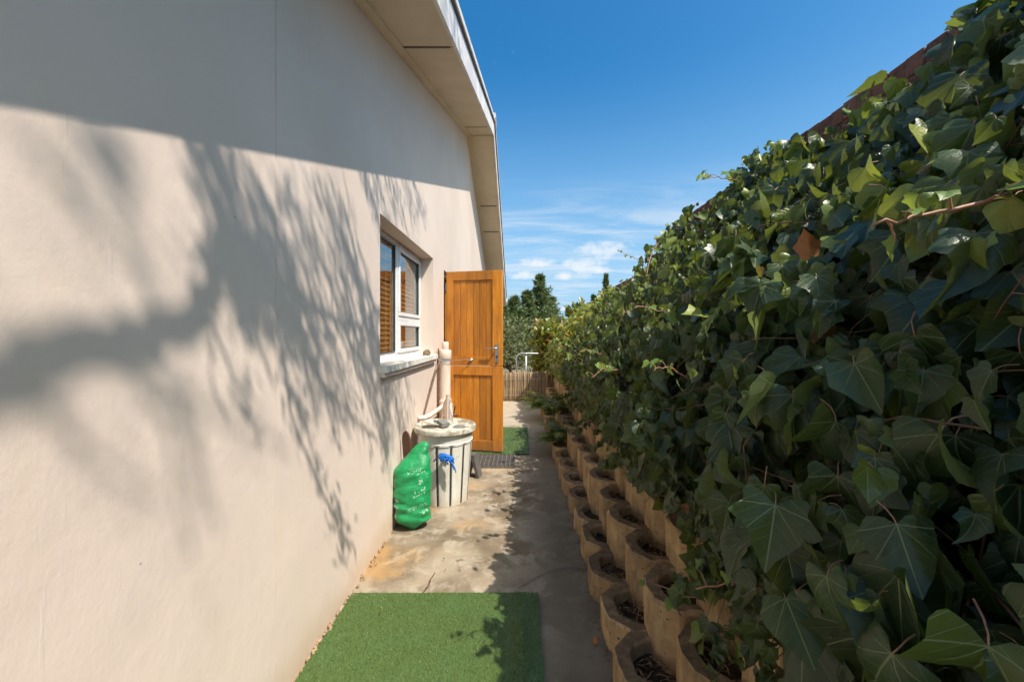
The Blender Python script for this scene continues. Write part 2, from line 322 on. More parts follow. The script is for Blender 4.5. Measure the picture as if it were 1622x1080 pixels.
def mat_turf():
    m, n, b, o, g = new_mat('artificial turf'); at = n.node('ShaderNodeAttribute', attribute_name='rnd'); p = g.outputs['Position']
    c = n.ramp(at.outputs['Fac'], [(0, (.070, .115, .028)), (.55, (.115, .175, .046)), (.9, (.18, .245, .08)), (1, (.32, .38, .19))])
    c = n.mix(n.sstep(n.noise(p, 5, 5, .6), .42, .7, 0, .45), c, (.08, .15, .05)); c = n.mix(n.sstep(n.noise(n.mapping(p, scale=(1, .3, 1)), 30, 3), .5, .75, 0, .3), c, (.07, .12, .035))
    bset(n, b, Base_Color=c, Roughness=.5); return m
M['turf'] = mat_turf()

# ------------------------------------------------------------------ mesh helpers
def link(o, parent=None):
    COL.objects.link(o)
    if parent is not None: o.parent = parent
    return o
def tag(o, label=None, cat=None, group=None, kind=None):
    if label: o['label'] = label
    if cat: o['category'] = cat
    if group: o['group'] = group
    if kind: o['kind'] = kind
    return o
def empty(name, loc=(0, 0, 0), rz=0, parent=None):
    o = bpy.data.objects.new(name, None); o.location = loc; o.rotation_euler = (0, 0, rz); o.empty_display_size = .1
    return link(o, parent)
class MB:
    def __init__(s): s.v = []; s.f = []
    def add(s, vs, fs):
        k = len(s.v); s.v += [tuple(v) for v in vs]; s.f += [tuple(i + k for i in f) for f in fs]; return s
    def box(s, x0, x1, y0, y1, z0, z1, ch=0.0):
        if ch <= 0:
            return s.add([(x0, y0, z0), (x1, y0, z0), (x1, y1, z0), (x0, y1, z0), (x0, y0, z1), (x1, y0, z1), (x1, y1, z1), (x0, y1, z1)],
                         [(3, 2, 1, 0), (4, 5, 6, 7), (0, 1, 5, 4), (1, 2, 6, 5), (2, 3, 7, 6), (3, 0, 4, 7)])
        bm = bmesh.new(); bmesh.ops.create_cube(bm, size=1)
        for v in bm.verts: v.co = Vector(((x0 + x1) / 2 + v.co.x * (x1 - x0), (y0 + y1) / 2 + v.co.y * (y1 - y0), (z0 + z1) / 2 + v.co.z * (z1 - z0)))
        bmesh.ops.bevel(bm, geom=list(bm.edges), offset=ch, segments=1, affect='EDGES'); bm.verts.index_update()
        s.add([v.co[:] for v in bm.verts], [[v.index for v in f.verts] for f in bm.faces]); bm.free(); return s
    def prism(s, poly, x0, x1):           # poly: list of (y, z), extruded along x
        n = len(poly); vs = [(x0, y, z) for y, z in poly] + [(x1, y, z) for y, z in poly]
        return s.add(vs, [tuple(range(n)), tuple(range(2 * n - 1, n - 1, -1))] + [(i, i + n, (i + 1) % n + n, (i + 1) % n) for i in range(n)])
    def tube(s, pts, rad, n=8, caps=True):
        pts = [Vector(p) for p in pts]; m = len(pts)
        if not hasattr(rad, '__len__'): rad = [rad] * m
        vs = []; up = None
        for i, p in enumerate(pts):
            d = (pts[min(i + 1, m - 1)] - pts[max(i - 1, 0)])
            d = d.normalized() if d.length > 1e-9 else Vector((0, 0, 1))
            if up is None: up = d.orthogonal().normalized()
            up = (up - d * up.dot(d)); up = up.normalized() if up.length > 1e-6 else d.orthogonal().normalized()
            w = d.cross(up)
            for k in range(n):
                a = 2 * math.pi * k / n; vs.append(p + (up * math.cos(a) + w * math.sin(a)) * rad[i])
        fs = [(i * n + k, i * n + (k + 1) % n, (i + 1) * n + (k + 1) % n, (i + 1) * n + k) for i in range(m - 1) for k in range(n)]
        if caps and n > 2: fs += [tuple(range(n - 1, -1, -1)), tuple((m - 1) * n + k for k in range(n))]
        return s.add(vs, fs)
    def lathe(s, prof, n=32, cx=0, cy=0):      # prof: list of (r, z), closed at both ends if r==0
        vs = []; m = len(prof)
        for r, z in prof:
            for k in range(n): a = 2 * math.pi * k / n; vs.append((cx + r * math.cos(a), cy + r * math.sin(a), z))
        fs = [(i * n + k, i * n + (k + 1) % n, (i + 1) * n + (k + 1) % n, (i + 1) * n + k) for i in range(m - 1) for k in range(n)]
        return s.add(vs, fs)
    def build(s, name, mat, parent=None, smooth=False, recalc=True, bevel=0):
        me = bpy.data.meshes.new(name); me.from_pydata(s.v, [], s.f); me.materials.append(M[mat] if isinstance(mat, str) else mat)
        if recalc:
            bm = bmesh.new(); bm.from_mesh(me); bmesh.ops.remove_doubles(bm, verts=bm.verts, dist=1e-6)
            bmesh.ops.recalc_face_normals(bm, faces=bm.faces); bm.to_mesh(me); bm.free()
        if smooth: me.polygons.foreach_set('use_smooth', [True] * len(me.polygons))
        me.update(); o = bpy.data.objects.new(name, me); link(o, parent)
        if smooth == 'auto':
            me.set_sharp_from_angle(angle=R(35))
        return o
def share(src, name, parent, loc=(0, 0, 0), rot=(0, 0, 0), scale=(1, 1, 1)):
    o = bpy.data.objects.new(name, src); o.location = loc; o.rotation_euler = rot; o.scale = scale; return link(o, parent)

# ------------------------------------------------------------------ leaf building (numpy)
HEART = np.array([(.14, -.12), (.34, -.14), (.47, .0), (.50, .18), (.46, .38), (.36, .58), (.22, .78), (.09, .93)])
LOBED = np.array([(.13, -.12), (.33, -.17), (.46, -.08), (.44, .10), (.61, .32), (.37, .47), (.25, .67), (.10, .88)])
def ivy_template(seed, hi=False):
    r = np.random.default_rng(seed); t = r.choice([r.uniform(.1, .5), r.uniform(.5, .9), r.uniform(.85, 1.25)])
    def half():
        h = HEART * (1 - t) + LOBED * t; return h + r.normal(0, .016, h.shape)
    a, b = half(), half(); b[:, 0] *= -1
    w = r.uniform(.80, 1.12); out = np.vstack([a, [[r.normal(0, .03), 1.06]], b[::-1]]); out[:, 0] *= w
    if hi:                                   # rounder edge between the lobe tips
        q = [out[0]]
        for i in range(len(out) - 1):
            p0, p1, p2, p3 = out[max(i - 1, 0)], out[i], out[i + 1], out[min(i + 2, len(out) - 1)]
            for f in (.5, 1.0):
                q.append(.5 * (2 * p1 + (p2 - p0) * f + (2 * p0 - 5 * p1 + 4 * p2 - p3) * f * f + (3 * p1 - p0 - 3 * p2 + p3) * f ** 3))
        out = np.array(q)
    n = len(out); ss = (.26, .52, .78, 1.0) if hi else (.40, .72, 1.0)
    rings = [np.zeros((1, 2))] + [out * s for s in ss]
    p = np.vstack(rings); f = []
    for i in range(n - 1): f.append((0, 1 + i, 2 + i))
    for k in range(len(ss) - 1):
        for i in range(n - 1): a0 = 1 + k * n + i; f.append((a0, a0 + n, a0 + n + 1, a0 + 1))
    x, y = p[:, 0].copy(), p[:, 1].copy(); rad = np.hypot(x, y); ang = np.arctan2(x, y + .05)
    ky, kx, tw = r.uniform(-.4, 1.9), r.uniform(-1.9, 2.8), r.normal(0, .6)
    fold = r.uniform(-.15, .75); z = fold * np.abs(x) - .35 * fold * rad
    z = z + r.uniform(.03, .08) * np.sin(ang * r.uniform(3, 6) + r.uniform(0, 6)) * rad ** 1.6
    z = z + r.uniform(.015, .04) * np.sin(ang * 9 + r.uniform(0, 6)) * rad ** 2
    pk = .018 * np.abs(np.sin(ang * 4.6)) * np.sin(np.minimum(rad, 1) * 3.1); z = z + pk           # blade puffs up between the veins
    if abs(kx) > .05: z = z - (1 - np.cos(kx * x)) / kx; x = np.sin(kx * x) / kx
    c, s_ = np.cos(tw * y), np.sin(tw * y); x, z = x * c - z * s_, x * s_ + z * c
    if abs(ky) > .05: yy = np.sin(ky * y) / ky; zz = -(1 - np.cos(ky * y)) / ky; y, z = yy + z * np.sin(ky * y), zz + z * np.cos(ky * y)
    return np.column_stack([x, y, z]), f, p
NT_IVY = 22
IVY = [ivy_template(100 + k) for k in range(NT_IVY)]
IVYH = [ivy_template(100 + k, True) for k in range(NT_IVY)]
def simple_leaf(w, n=3, bend=.2):
    ys = np.linspace(0, 1, n + 2); p = [(0, 0, 0)]
    for y in ys[1:-1]:
        ww = w * math.sin(math.pi * y ** .8); p += [(-ww, y, -bend * y * y), (ww, y, -bend * y * y)]
    p.append((0, 1, -bend)); f = [(0, 2, 1)]
    for i in range(n - 1): a = 1 + 2 * i; f.append((a, a + 1, a + 3, a + 2))
    f.append((len(p) - 3, len(p) - 2, len(p) - 1)); P = np.array(p); return P, f, P[:, :2].copy()
def frame(tip, nor):
    """rows of orthonormal frames: columns x,y(tip),z(normal)"""
    tip = tip / np.linalg.norm(tip, axis=1, keepdims=True)
    nor = nor - tip * (nor * tip).sum(1, keepdims=True); nor /= np.linalg.norm(nor, axis=1, keepdims=True) + 1e-9
    return np.stack([np.cross(tip, nor), tip, nor], axis=2)
def leaf_cloud(name, tmpls, pos, fr, size, tid, rnd, mat, parent, kind=None):
    V = []; LP = []; RN = []; faces = []; k0 = 0
    for t, (tv, tf, tp) in enumerate(tmpls):
        idx = np.nonzero(tid == t)[0]
        if not len(idx): continue
        w = np.einsum('nij,vj->nvi', fr[idx], tv) * size[idx, None, None] + pos[idx, None, :]
        nv = len(tv); V.append(w.reshape(-1, 3)); LP.append(np.tile(np.column_stack([tp, np.zeros(nv)]), (len(idx), 1)) )
        RN.append(np.repeat(rnd[idx], nv))
        tri = [f for f in tf]
        for q in range(len(idx)):
            b = k0 + q * nv
            faces.extend([tuple(i + b for i in f) for f in tri])
        k0 += nv * len(idx)
    V = np.vstack(V); me = bpy.data.meshes.new(name); me.from_pydata(V.tolist(), [], faces); me.materials.append(M[mat])
    a = me.attributes.new('lp', 'FLOAT_VECTOR', 'POINT'); a.data.foreach_set('vector', np.vstack(LP).astype(np.float32).ravel())
    a = me.attributes.new('rnd', 'FLOAT', 'POINT'); a.data.foreach_set('value', np.concatenate(RN).astype(np.float32))
    me.polygons.foreach_set('use_smooth', [True] * len(me.polygons)); me.update()
    o = bpy.data.objects.new(name, me); link(o, parent)
    if kind: o['kind'] = kind
    return o
def unit(n): v = rng.normal(size=(n, 3)); return v / np.linalg.norm(v, axis=1, keepdims=True)

# ------------------------------------------------------------------ ground and path
WX = -0.89                                  # plane of the house wall
g = MB().add([(-600, -600, -.012), (600, -600, -.012), (600, 900, -.012), (-600, 900, -.012)], [(0, 1, 2, 3)]).build('ground', 'ground', recalc=False)
tag(g, kind='structure')
def path_mesh():
    m = MB(); nx, ny = 16, 90; vs = []
    for j in range(ny + 1):
        y = -3 + 11.3 * j / ny
        for i in range(nx + 1):
            x = -.93 + 1.75 * i / nx
            z = .006 * mnoise.noise(Vector((x * 1.3, y * 1.1, 0))) + .002 * mnoise.noise(Vector((x * 5, y * 5, 3)))
            vs.append((x, y, z))
    fs = [(j * (nx + 1) + i, j * (nx + 1) + i + 1, (j + 1) * (nx + 1) + i + 1, (j + 1) * (nx + 1) + i) for j in range(ny) for i in range(nx)]
    return m.add(vs, fs)
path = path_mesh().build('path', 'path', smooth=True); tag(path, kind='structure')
def ribbon(pts, ws, z):
    m = MB(); vs = []
    for (x, y), w in zip(pts, ws): vs += [(x, y - w, z), (x + w * .3, y + w, z)]
    return m.add(vs, [(2 * i, 2 * i + 2, 2 * i + 3, 2 * i + 1) for i in range(len(pts) - 1)])
cp = []; cw = []
for k in range(41):
    t = k / 40; x = -.02 + .40 * t; y = 2.10 + .19 * math.sin(min(t * 1.35, 1) * 1.5) - .10 * max(0, t - .75) + .012 * mnoise.noise(Vector((t * 14, 0, 0)))
    cp.append((x, y)); cw.append(.0022 + .0022 * abs(mnoise.noise(Vector((t * 20, 4, 0)))))
ribbon(cp, cw, .0085).build('crack', 'dark', path)

# ------------------------------------------------------------------ house
house = empty('house', (WX, 4.0, 0)); HM = Matrix.Translation((-WX, -4.0, 0))
tag(house, 'cream plastered house gable with white barge board and orange stable door', 'house')
def hp(o): o.matrix_parent_inverse = HM; return o         # parts built in world coordinates
AY, AZ, SL, SR = 6.52, 4.60, 0.334, 0.462                     # gable apex and slopes
def soff(y): return AZ - (SL * (AY - y) if y < AY else SR * (y - AY))
Y0, Y1 = -1.6, 11.3
WN, WF, WB, WT = 2.503, 4.005, 1.150, 2.110                   # window opening
DN, DF, DT = 4.56, 5.30, 2.085                                # door opening
JT = 1.441                                                    # vertical plaster joint
w = MB(); T = .22; top = .06
def col(y0, y1, z0, z1=None):
    if z1 is None:
        ys = [y0] + ([AY] if y0 < AY < y1 else []) + [y1]
        poly = [(y0, z0), (y1, z0)] + [(y, soff(y) + top) for y in reversed(ys)]
    else: poly = [(y0, z0), (y1, z0), (y1, z1), (y0, z1)]
    w.prism(poly, WX - T, WX)
col(Y0, JT - .0018, -.02); col(JT + .0018, WN, -.02); col(WN, WF, -.02, WB); col(WN, WF, WT); col(WF, DN, -.02); col(DN, DF, DT); col(DF, Y1, -.02)
hp(w.build('wall', 'plaster', house))
jm = MB().box(WX - .03, WX - .0025, JT - .004, JT + .004, 0, soff(JT)); hp(jm.build('plaster_joint', 'plaster', house))
# remaining shell of the house
sh = MB(); sh.box(-9, WX - T - .004, Y0, Y0 + .2, -.02, 2.0); sh.box(-9, WX - T - .004, Y1 - .2, Y1, -.02, 2.4); sh.box(-9.2, -9, Y0, Y1, -.02, 2.4)
hp(sh.build('rear_wall', 'plaster', house))
rm = MB(); rm.box(-4, WX - T - .05, 2.2, 2.25, 0, 2.5); rm.box(-4, WX - T - .05, 4.30, 4.35, 0, 2.5); rm.box(-4, -3.95, 2.25, 4.3, 0, 2.5); rm.box(-4, WX - T - .05, 2.2, 4.35, 2.5, 2.55); rm.box(-4, WX - T - .05, 2.2, 4.35, -.01, .03)
rm.box(-4, WX - T - .05, 5.6, 5.65, 0, 2.5); rm.box(-4, -3.95, 4.36, 5.6, 0, 2.5); rm.box(-4, WX - T - .05, 4.36, 5.6, 2.5, 2.55); rm.box(-4, WX - T - .05, 4.36, 5.6, -.01, .03)
hp(rm.build('room_lining', 'room', house))
# roof
BX = -0.45; RX = -0.437                                       # barge board face, roof sheet edge
rt = MB(); e = .225
rt.prism([(Y0 - .35, soff(Y0 - .35) + e), (AY, AZ + e), (AY, AZ + e + .035), (Y0 - .35, soff(Y0 - .35) + e + .035)], -9.3, RX)
rt.prism([(AY, AZ + e), (Y1 + .45, soff(Y1 + .45) + e), (Y1 + .45, soff(Y1 + .45) + e + .035), (AY, AZ + e + .035)], -9.3, RX)
roof = hp(rt.build('roof', 'roofing', house))
def along(y0, y1, d0, d1, x0, x1, m=None):
    m = m or MB(); return m.prism([(y0, soff(y0) + d0), (y1, soff(y1) + d0), (y1, soff(y1) + d1), (y0, soff(y0) + d1)], x0, x1)
for (y0, y1) in ((Y0 - .35, AY - .002), (AY + .002, Y1 + .42)):
    hp(along(y0, y1, -.006, .20, BX - .022, BX).build('barge_board', 'barge', house))
    hp(along(y0, y1, .206, .223, BX - .03, BX + .006).build('roof_edge_trim', 'joint', house))
    hp(along(y0, y1, .224, .268, RX + .002, RX + .012).build('roof_edge_flashing', 'barge', house))
    hp(along(y0, y1, -.016, .004, WX + .001, WX + .062).build('cover_strip', 'soffit', house))
joints = [Y0 - .35, 2.79, 5.80, AY - .004, AY + .004, 8.0, 8.72, 10.3, Y1 + .4]
for a, b in zip(joints[:-1], joints[1:]):
    if b - a < .05: continue
    hp(along(a + .006, b - .006, .006, .016, WX + .004, BX - .024).build('soffit_panel', 'soffit', house))
hp(along(Y0 - .3, AY, .03, .04, WX + .004, BX - .03, along(AY, Y1 + .38, .03, .04, WX + .004, BX - .03)).build('soffit_backing', 'joint', house))
for yj in joints[1:-1]:
    if abs(yj - AY) < .1: continue
    hp(along(yj - .011, yj + .011, .001, .0058, WX + .066, BX - .05).build('joint_strip', 'joint', house))
ek = Y1 + .42
gm = MB(); zg = soff(ek) + .10
gm.prism([(ek + .01, zg), (ek + .11, zg), (ek + .12, zg + .10), (ek + .105, zg + .10), (ek + .10, zg + .012), (ek + .02, zg + .012), (ek + .02, zg + .10), (ek + .005, zg + .10)], -9, BX + .03)
hp(gm.build('gutter', 'barge', house))
fm = MB().box(-9, BX - .03, ek - .02, ek, soff(ek) - .02, soff(ek) + .2); hp(fm.build('fascia', 'barge', house))
# ridge cap seen at the apex
rc = MB().prism([(AY - .16, AZ + e + .036 - .055), (AY, AZ + e + .075 - .01), (AY + .16, AZ + e + .036 - .075), (AY + .16, AZ + e + .05), (AY, AZ + e + .095), (AY - .16, AZ + e + .06)], -9.2, RX + .02)
hp(rc.build('ridge_cap', 'barge', house))

# window
GX = WX - .127                                                # face of the frame
win = hp(MB().box(GX - .05, GX, WN + .002, WF - .002, WB + .002, WB + .042, .004).build('window', 'frame', house)); WM = win.matrix_basis.inverted()
def wp(mb, name, mat, smooth=False): return mb.build(name, mat, win, smooth)
MY = 3.245
wp(MB().box(GX - .05, GX, WN + .002, WF - .002, WT - .040, WT - .002, .004), 'head_frame', 'frame')
wp(MB().box(GX - .05, GX, WN + .002, WN + .04, WB + .043, WT - .041, .004), 'jamb_frame', 'frame')
wp(MB().box(GX - .05, GX, WF - .04, WF - .002, WB + .043, WT - .041, .004), 'jamb_frame', 'frame')
wp(MB().box(GX - .05, GX + .006, MY - .028, MY + .028, WB + .043, WT - .041, .005), 'mullion', 'frame')
TZ = WB + .325
wp(MB().box(GX - .05, GX + .006, MY + .029, WF - .041, TZ - .022, TZ + .022, .005), 'transom', 'frame')
def sash(y0, y1, z0, z1, s=.032, dx=.014):
    m = MB(); m.box(GX - .03, GX + dx, y0, y1, z0, z0 + s, .004); m.box(GX - .03, GX + dx, y0, y1, z1 - s, z1, .004)
    m.box(GX - .03, GX + dx, y0, y0 + s, z0 + s + .0005, z1 - s - .0005, .004); m.box(GX - .03, GX + dx, y1 - s, y1, z0 + s + .0005, z1 - s - .0005, .004)
    wp(m, 'sash', 'frame')
    k = MB(); q = .006
    for (a, b, c, d) in ((y0 + s, y1 - s, z0 + s, z0 + s + q), (y0 + s, y1 - s, z1 - s - q, z1 - s), (y0 + s, y0 + s + q, z0 + s + q, z1 - s - q), (y1 - s - q, y1 - s, z0 + s + q, z1 - s - q)):
        k.box(GX - .012, GX + .001, a + .0004, b - .0004, c + .0004, d - .0004)
    wp(k, 'gasket', 'gasket')
    wp(MB().box(GX - .018, GX - .013, y0 + s - .004, y1 - s + .004, z0 + s - .004, z1 - s + .004), 'pane', 'glass')
sash(MY + .03, WF - .042, TZ + .024, WT - .042); sash(MY + .03, WF - .042, WB + .045, TZ - .024)
sash(WN + .042, MY - .03, WB + .045, WT - .042, .012, -.006)
sl_me = None
for q in range(23):
    z = WB + .06 + q * .039
    if sl_me is None:
        o = wp(MB().box(-.003, .003, WN + .05, WF - .05, -.022, .022), 'slat', 'blind'); sl_me = o.data
    else: o = share(sl_me, 'slat', win)
    o.location = (GX - .065, 0, z); o.rotation_euler = (0, R(-35), 0)
wp(MB().box(GX - .115, GX - .06, WN + .045, WF - .045, WT - .075, WT - .045), 'blind_rail', 'blind')
for y in (2.8, 3.1, 3.5, 3.8): wp(MB().tube([(GX - .040, y, WB + .05), (GX - .040, y, WT - .08)], .0015, 4), 'blind_cord', 'sill')
sill = MB(); sill.prism([(0, 0)] * 0 or [(WN - .0, WB - .045), (WF + .025, WB - .045), (WF + .025, WB - .004), (WN - .0, WB - .004)], GX - .02, WX + .045)
s_o = wp(sill, 'sill', 'sill')
wp(MB().prism([(WN, WB - .075), (WF + .002, WB - .075), (WF + .002, WB - .046), (WN, WB - .046)], WX + .001, WX + .03), 'sill_underside', 'plaster')
wp(MB().box(GX - .02, GX + .03, WN + .003, WF - .003, WB - .003, WB + .0015), 'sill_bead', 'frame')

# door: a two-leaf stable door standing open
door = empty('door', (0, 0, 0), 0, house); door.location = (-.86 - WX, 4.60 - 4.0, 0.035)
DW, DH = .665, 2.03; door.rotation_euler = (0, 0, math.atan2(-.14, .65))
def dbox(name, x0, x1, z0, z1, y0=-.022, y1=.022, ch=.003, mat='wood'): return MB().box(x0, x1, y0, y1, z0, z1, ch).build(name, mat, door)
SP = .955
for (z0, z1, rb, rtp) in ((0, SP - .003, .115, .105), (SP + .003, DH, .10, .105)):
    dbox('stile', 0, .085, z0, z1); dbox('stile', DW - .115, DW, z0, z1)
    dbox('rail', .0855, DW - .1155, z0, z0 + rb, -.0205, .0205); dbox('rail', .0855, DW - .1155, z1 - rtp, z1, -.0205, .0205)
    np_ = 6; x0, x1 = .086, DW - .116; pw = (x1 - x0) / np_; pm = None
    for k in range(np_):
        if pm is None:
            o = MB().box(.0008, pw - .0008, -.0085, .0085, z0 + rb + .0005, z1 - rtp - .0005, .0038).build('plank', 'wood', door); pm = o.data
        else: o = share(pm, 'plank', door)
        o.location = (x0 + k * pw, 0, 0)
hx = DW - .062
MB().box(hx - .02, hx + .02, -.0265, -.0225, 1.0, 1.205, .0015).build('handle_plate', 'steel', door)
MB().tube([(hx, -.026, 1.155), (hx, -.062, 1.155), (hx - .012, -.068, 1.155), (hx - .06, -.068, 1.157), (hx - .118, -.066, 1.155)], [.009, .009, .009, .008, .007], 10).build('lever', 'steel', door, 'auto')
MB().tube([(hx, -.0265, 1.06), (hx, -.031, 1.06)], .013, 12).build('keyhole', 'dark', door)
MB().tube([(hx, -.030, 1.075), (hx, -.030, 1.05), (hx + .004, -.032, 1.0), (hx - .004, -.034, .965)], .004, 6).build('key_strap', 'gasket', door)
kn = MB().lathe([(.0, .0), (.02, .0), (.02, .014), (.012, .022), (.0, .022)], 14).build('stay_knob', 'steel', door, 'auto'); kn.location = (.30, -.022, 1.02); kn.rotation_euler = (R(90), 0, 0)
MB().tube([(.28, -.034, .18), (.28, -.05, .26)], .012, 8).build('bolt', 'rust', door)
for z in (.2, .8, 1.2, 1.85): MB().tube([(-.008, -.018, z - .05), (-.008, -.018, z + .05)], .009, 8).build('hinge', 'steel', door)
dfm = MB(); dfm.box(WX - .12, WX - .04, DN + .002, DN + .02, 0, DT - .002); dfm.box(WX - .12, WX - .04, DF - .045, DF - .002, 0, DT - .002); dfm.box(WX - .12, WX - .04, DN + .021, DF - .046, DT - .045, DT - .002)
hp(dfm.build('door_frame', 'wood', house))
# waste pipe by the door
PX, PY = -.805, 4.20
pipe = hp(MB().lathe([(0, 0), (.055, 0), (.055, 1.12), (0, 1.12)], 24, PX, PY).build('waste_pipe', 'pvc', house, 'auto'))
def pp(mb, name, mat, sm='auto'): return mb.build(name, mat, pipe, sm)
pp(MB().lathe([(.0, 1.085), (.061, 1.085), (.064, 1.09), (.064, 1.17), (.060, 1.18), (.03, 1.185), (0, 1.185)], 24, PX, PY), 'collar', 'pvc')
pp(MB().lathe([(.0, 1.186), (.034, 1.186), (.036, 1.19), (.036, 1.262), (.033, 1.268), (0, 1.268)], 20, PX, PY), 'vent_cap', 'pvc')
pp(MB().lathe([(.0, .62), (.064, .62), (.066, .63), (.066, .655), (.062, .665), (0, .665)], 24, PX, PY), 'coupling', 'pvc')
pp(MB().lathe([(.0, 1.062), (.0575, 1.062), (.0575, 1.078), (0, 1.078)], 24, PX, PY), 'strap', 'galv')
fl = [(WX + .0, 3.42, .628), (WX + .05, 3.44, .628), (WX + .075, 3.52, .626), (-.80, 3.80, .625), (-.797, 4.05, .622), (PX, PY - .045, .60)]
ptsf = []; rf = []
for a, b in zip(fl[:-1], fl[1:]):
    n_ = max(4, int((Vector(b) - Vector(a)).length / .012))
    for k in range(n_): ptsf.append(Vector(a).lerp(Vector(b), k / n_)); rf.append(.019 + (.003 if len(rf) % 2 else 0))
pp(MB().tube(ptsf, rf, 10), 'flexible_hose', 'pvc', True)
pp(MB().tube([(PX - .066, PY - .03, .1), (PX - .066, PY - .03, 1.2)], .007, 8), 'supply_pipe', 'rust')
pp(MB().tube([(PX + .03, PY - .03, .50), (PX + .10, PY - .05, .50), (PX + .15, PY - .055, .50)], .010, 8), 'side_branch', 'brownwood')
MB().tube([(PX + .10, PY - .06, .52), (PX + .115, PY - .06, .60)], .007, 8).build('valve_stem', 'dark', pipe)
# loose rod leaning on the wall and the wire stay that holds the door
rod = MB().tube([(WX + .015, 3.56, .62), (WX + .035, 3.90, .93), (WX + .05, 4.06, 1.07), (PX - .065, 4.12, 1.09)], [.008, .009, .007, .005], 8).build('rod', 'rust', None, 'auto')
tag(rod, 'thin rusty rod leaning against the wall beside the cream waste pipe', 'rod')
dk = Vector((-.86, 4.60, .035)) + Matrix.Rotation(math.atan2(-.14, .65), 3, 'Z') @ Vector((.30, -.046, 1.02))
stay = MB().tube([(PX - .06, PY - .06, 1.09), (PX - .03, PY - .075, 1.072), (PX + .06, PY - .062, 1.070), (dk.x - .05, dk.y - .01, 1.066), dk[:]], .0032, 6).build('door_stay', 'galv', None, 'auto')
tag(stay, 'thin wire stay hooked from the waste pipe to the open door', 'wire')

# stone on the sill
def rock(name, loc, s, seed, mat='stone', parent=None):
    bm = bmesh.new(); bmesh.ops.create_icosphere(bm, subdivisions=2, radius=1)
    for v in bm.verts:
        k = 1 + .28 * mnoise.noise(v.co * 1.4 + Vector((seed, 0, 0))); v.co = Vector((v.co.x * s[0], v.co.y * s[1], v.co.z * s[2])) * k
    me = bpy.data.meshes.new(name); bm.to_mesh(me); bm.free(); me.materials.append(M[mat])
    o = bpy.data.objects.new(name, me); o.location = loc; return link(o, parent)
tag(rock('stone', (WX - .015, 3.80, WB + .02), (.035, .085, .034), 3), 'small brown stone lying on the window sill', 'stone')

# ------------------------------------------------------------------ bin with tap
bx, by, br = -.625, 3.27, .235
bin_o = empty('water_bin', (bx, by, 0)); tag(bin_o, 'round dirty white plastic bin with dark vertical grooves and blue rag on its tap', 'bin')
def bp(mb, name, mat, sm='auto', parent=None): return mb.build(name, mat, parent or bin_o, sm)
def binr(z): return .183 + (.222 - .183) * z / .57
NB = 96; prof = [0.0, .004, .02, .12, .25, .38, .46, .475, .48, .495, .50, .57]
vs = []
for z in prof:
    for k in range(NB):
        a = 2 * math.pi * k / NB; rr = binr(z)
        if z < .002: rr -= .012
        if .012 < z < .49 and (k + 2) % 8 == 0: rr -= .009
        if .478 < z < .498: rr += .006
        vs.append((rr * math.cos(a), rr * math.sin(a), z))
fs = [(i * NB + k, i * NB + (k + 1) % NB, (i + 1) * NB + (k + 1) % NB, (i + 1) * NB + k) for i in range(len(prof) - 1) for k in range(NB)] + [tuple(range(NB - 1, -1, -1))]
bp(MB().add(vs, fs), 'body', 'bin')
gr_me = None
for k in range(12):
    a = 2 * math.pi * (k * 8 - 2) / NB + R(0)
    m = MB(); r0, r1 = binr(.015) + .0006, binr(.475) + .0006; hw = .0075
    pts = []
    for q in range(13):
        t = q / 12; z = .012 + .463 * t; wv = hw * (1 + .35 * mnoise.noise(Vector((t * 6, k, 0)))); rr = r0 + (r1 - r0) * t - .001
        pts.append((rr, wv, z))
    vs = []
    for rr, wv, z in pts: vs += [(rr, -wv, z), (rr + .002, 0, z), (rr, wv, z)]
    fs = []
    for q in range(12):
        for j in range(2): b0 = q * 3 + j; fs.append((b0, b0 + 1, b0 + 4, b0 + 3))
    o = bp(m.add(vs, fs), 'groove', 'dark', False); o.rotation_euler = (0, 0, a)
lid = bp(MB().lathe([(.0, .592), (.10, .592), (.13, .594), (.20, .592), (.212, .596), (.222, .606), (.236, .612), (.246, .606), (.249, .596), (.249, .572), (.243, .565), (.226, .563), (.0, .563)], 64), 'lid', 'lid')
def blob(cx, cy, rx, ry, z, name, mat, parent, seed=0):
    m = MB(); n = 20; vs = [(cx, cy, z)]
    for k in range(n):
        a = 2 * math.pi * k / n; q = 1 + .18 * mnoise.noise(Vector((math.cos(a) * 1.5, math.sin(a) * 1.5, seed))); vs.append((cx + rx * q * math.cos(a), cy + ry * q * math.sin(a), z))
    return m.add(vs, [(0, 1 + k, 1 + (k + 1) % n) for k in range(n)]).build(name, mat, parent, False, False)
blob(-.12, -.02, .065, .06, .5975, 'dirt_patch', 'dark', lid, 1); blob(.115, -.02, .052, .05, .5975, 'dirt_patch', 'grey', lid, 5)
ta = R(-80); td = Vector((math.cos(ta), math.sin(ta), 0)); ts = Vector((-td.y, td.x, 0)); rb = binr(.42)
tp = [td * (rb - .01) + Vector((0, 0, .40)), td * (rb + .05) + Vector((0, 0, .402)), td * (rb + .075) + Vector((0, 0, .395)), td * (rb + .08) + Vector((0, 0, .36))]
bp(MB().tube(tp, [.013, .013, .013, .011], 10), 'tap', 'steel')
bp(MB().tube([td * (rb + .05) + Vector((0, 0, .41)), td * (rb + .05) + Vector((0, 0, .435)), td * (rb + .05) - ts * .05 + Vector((0, 0, .43)), td * (rb + .06) - ts * .085 + Vector((0, 0, .39))], .005, 6), 'tap_lever', 'dark')
rag = MB(); NU, NV = 20, 9
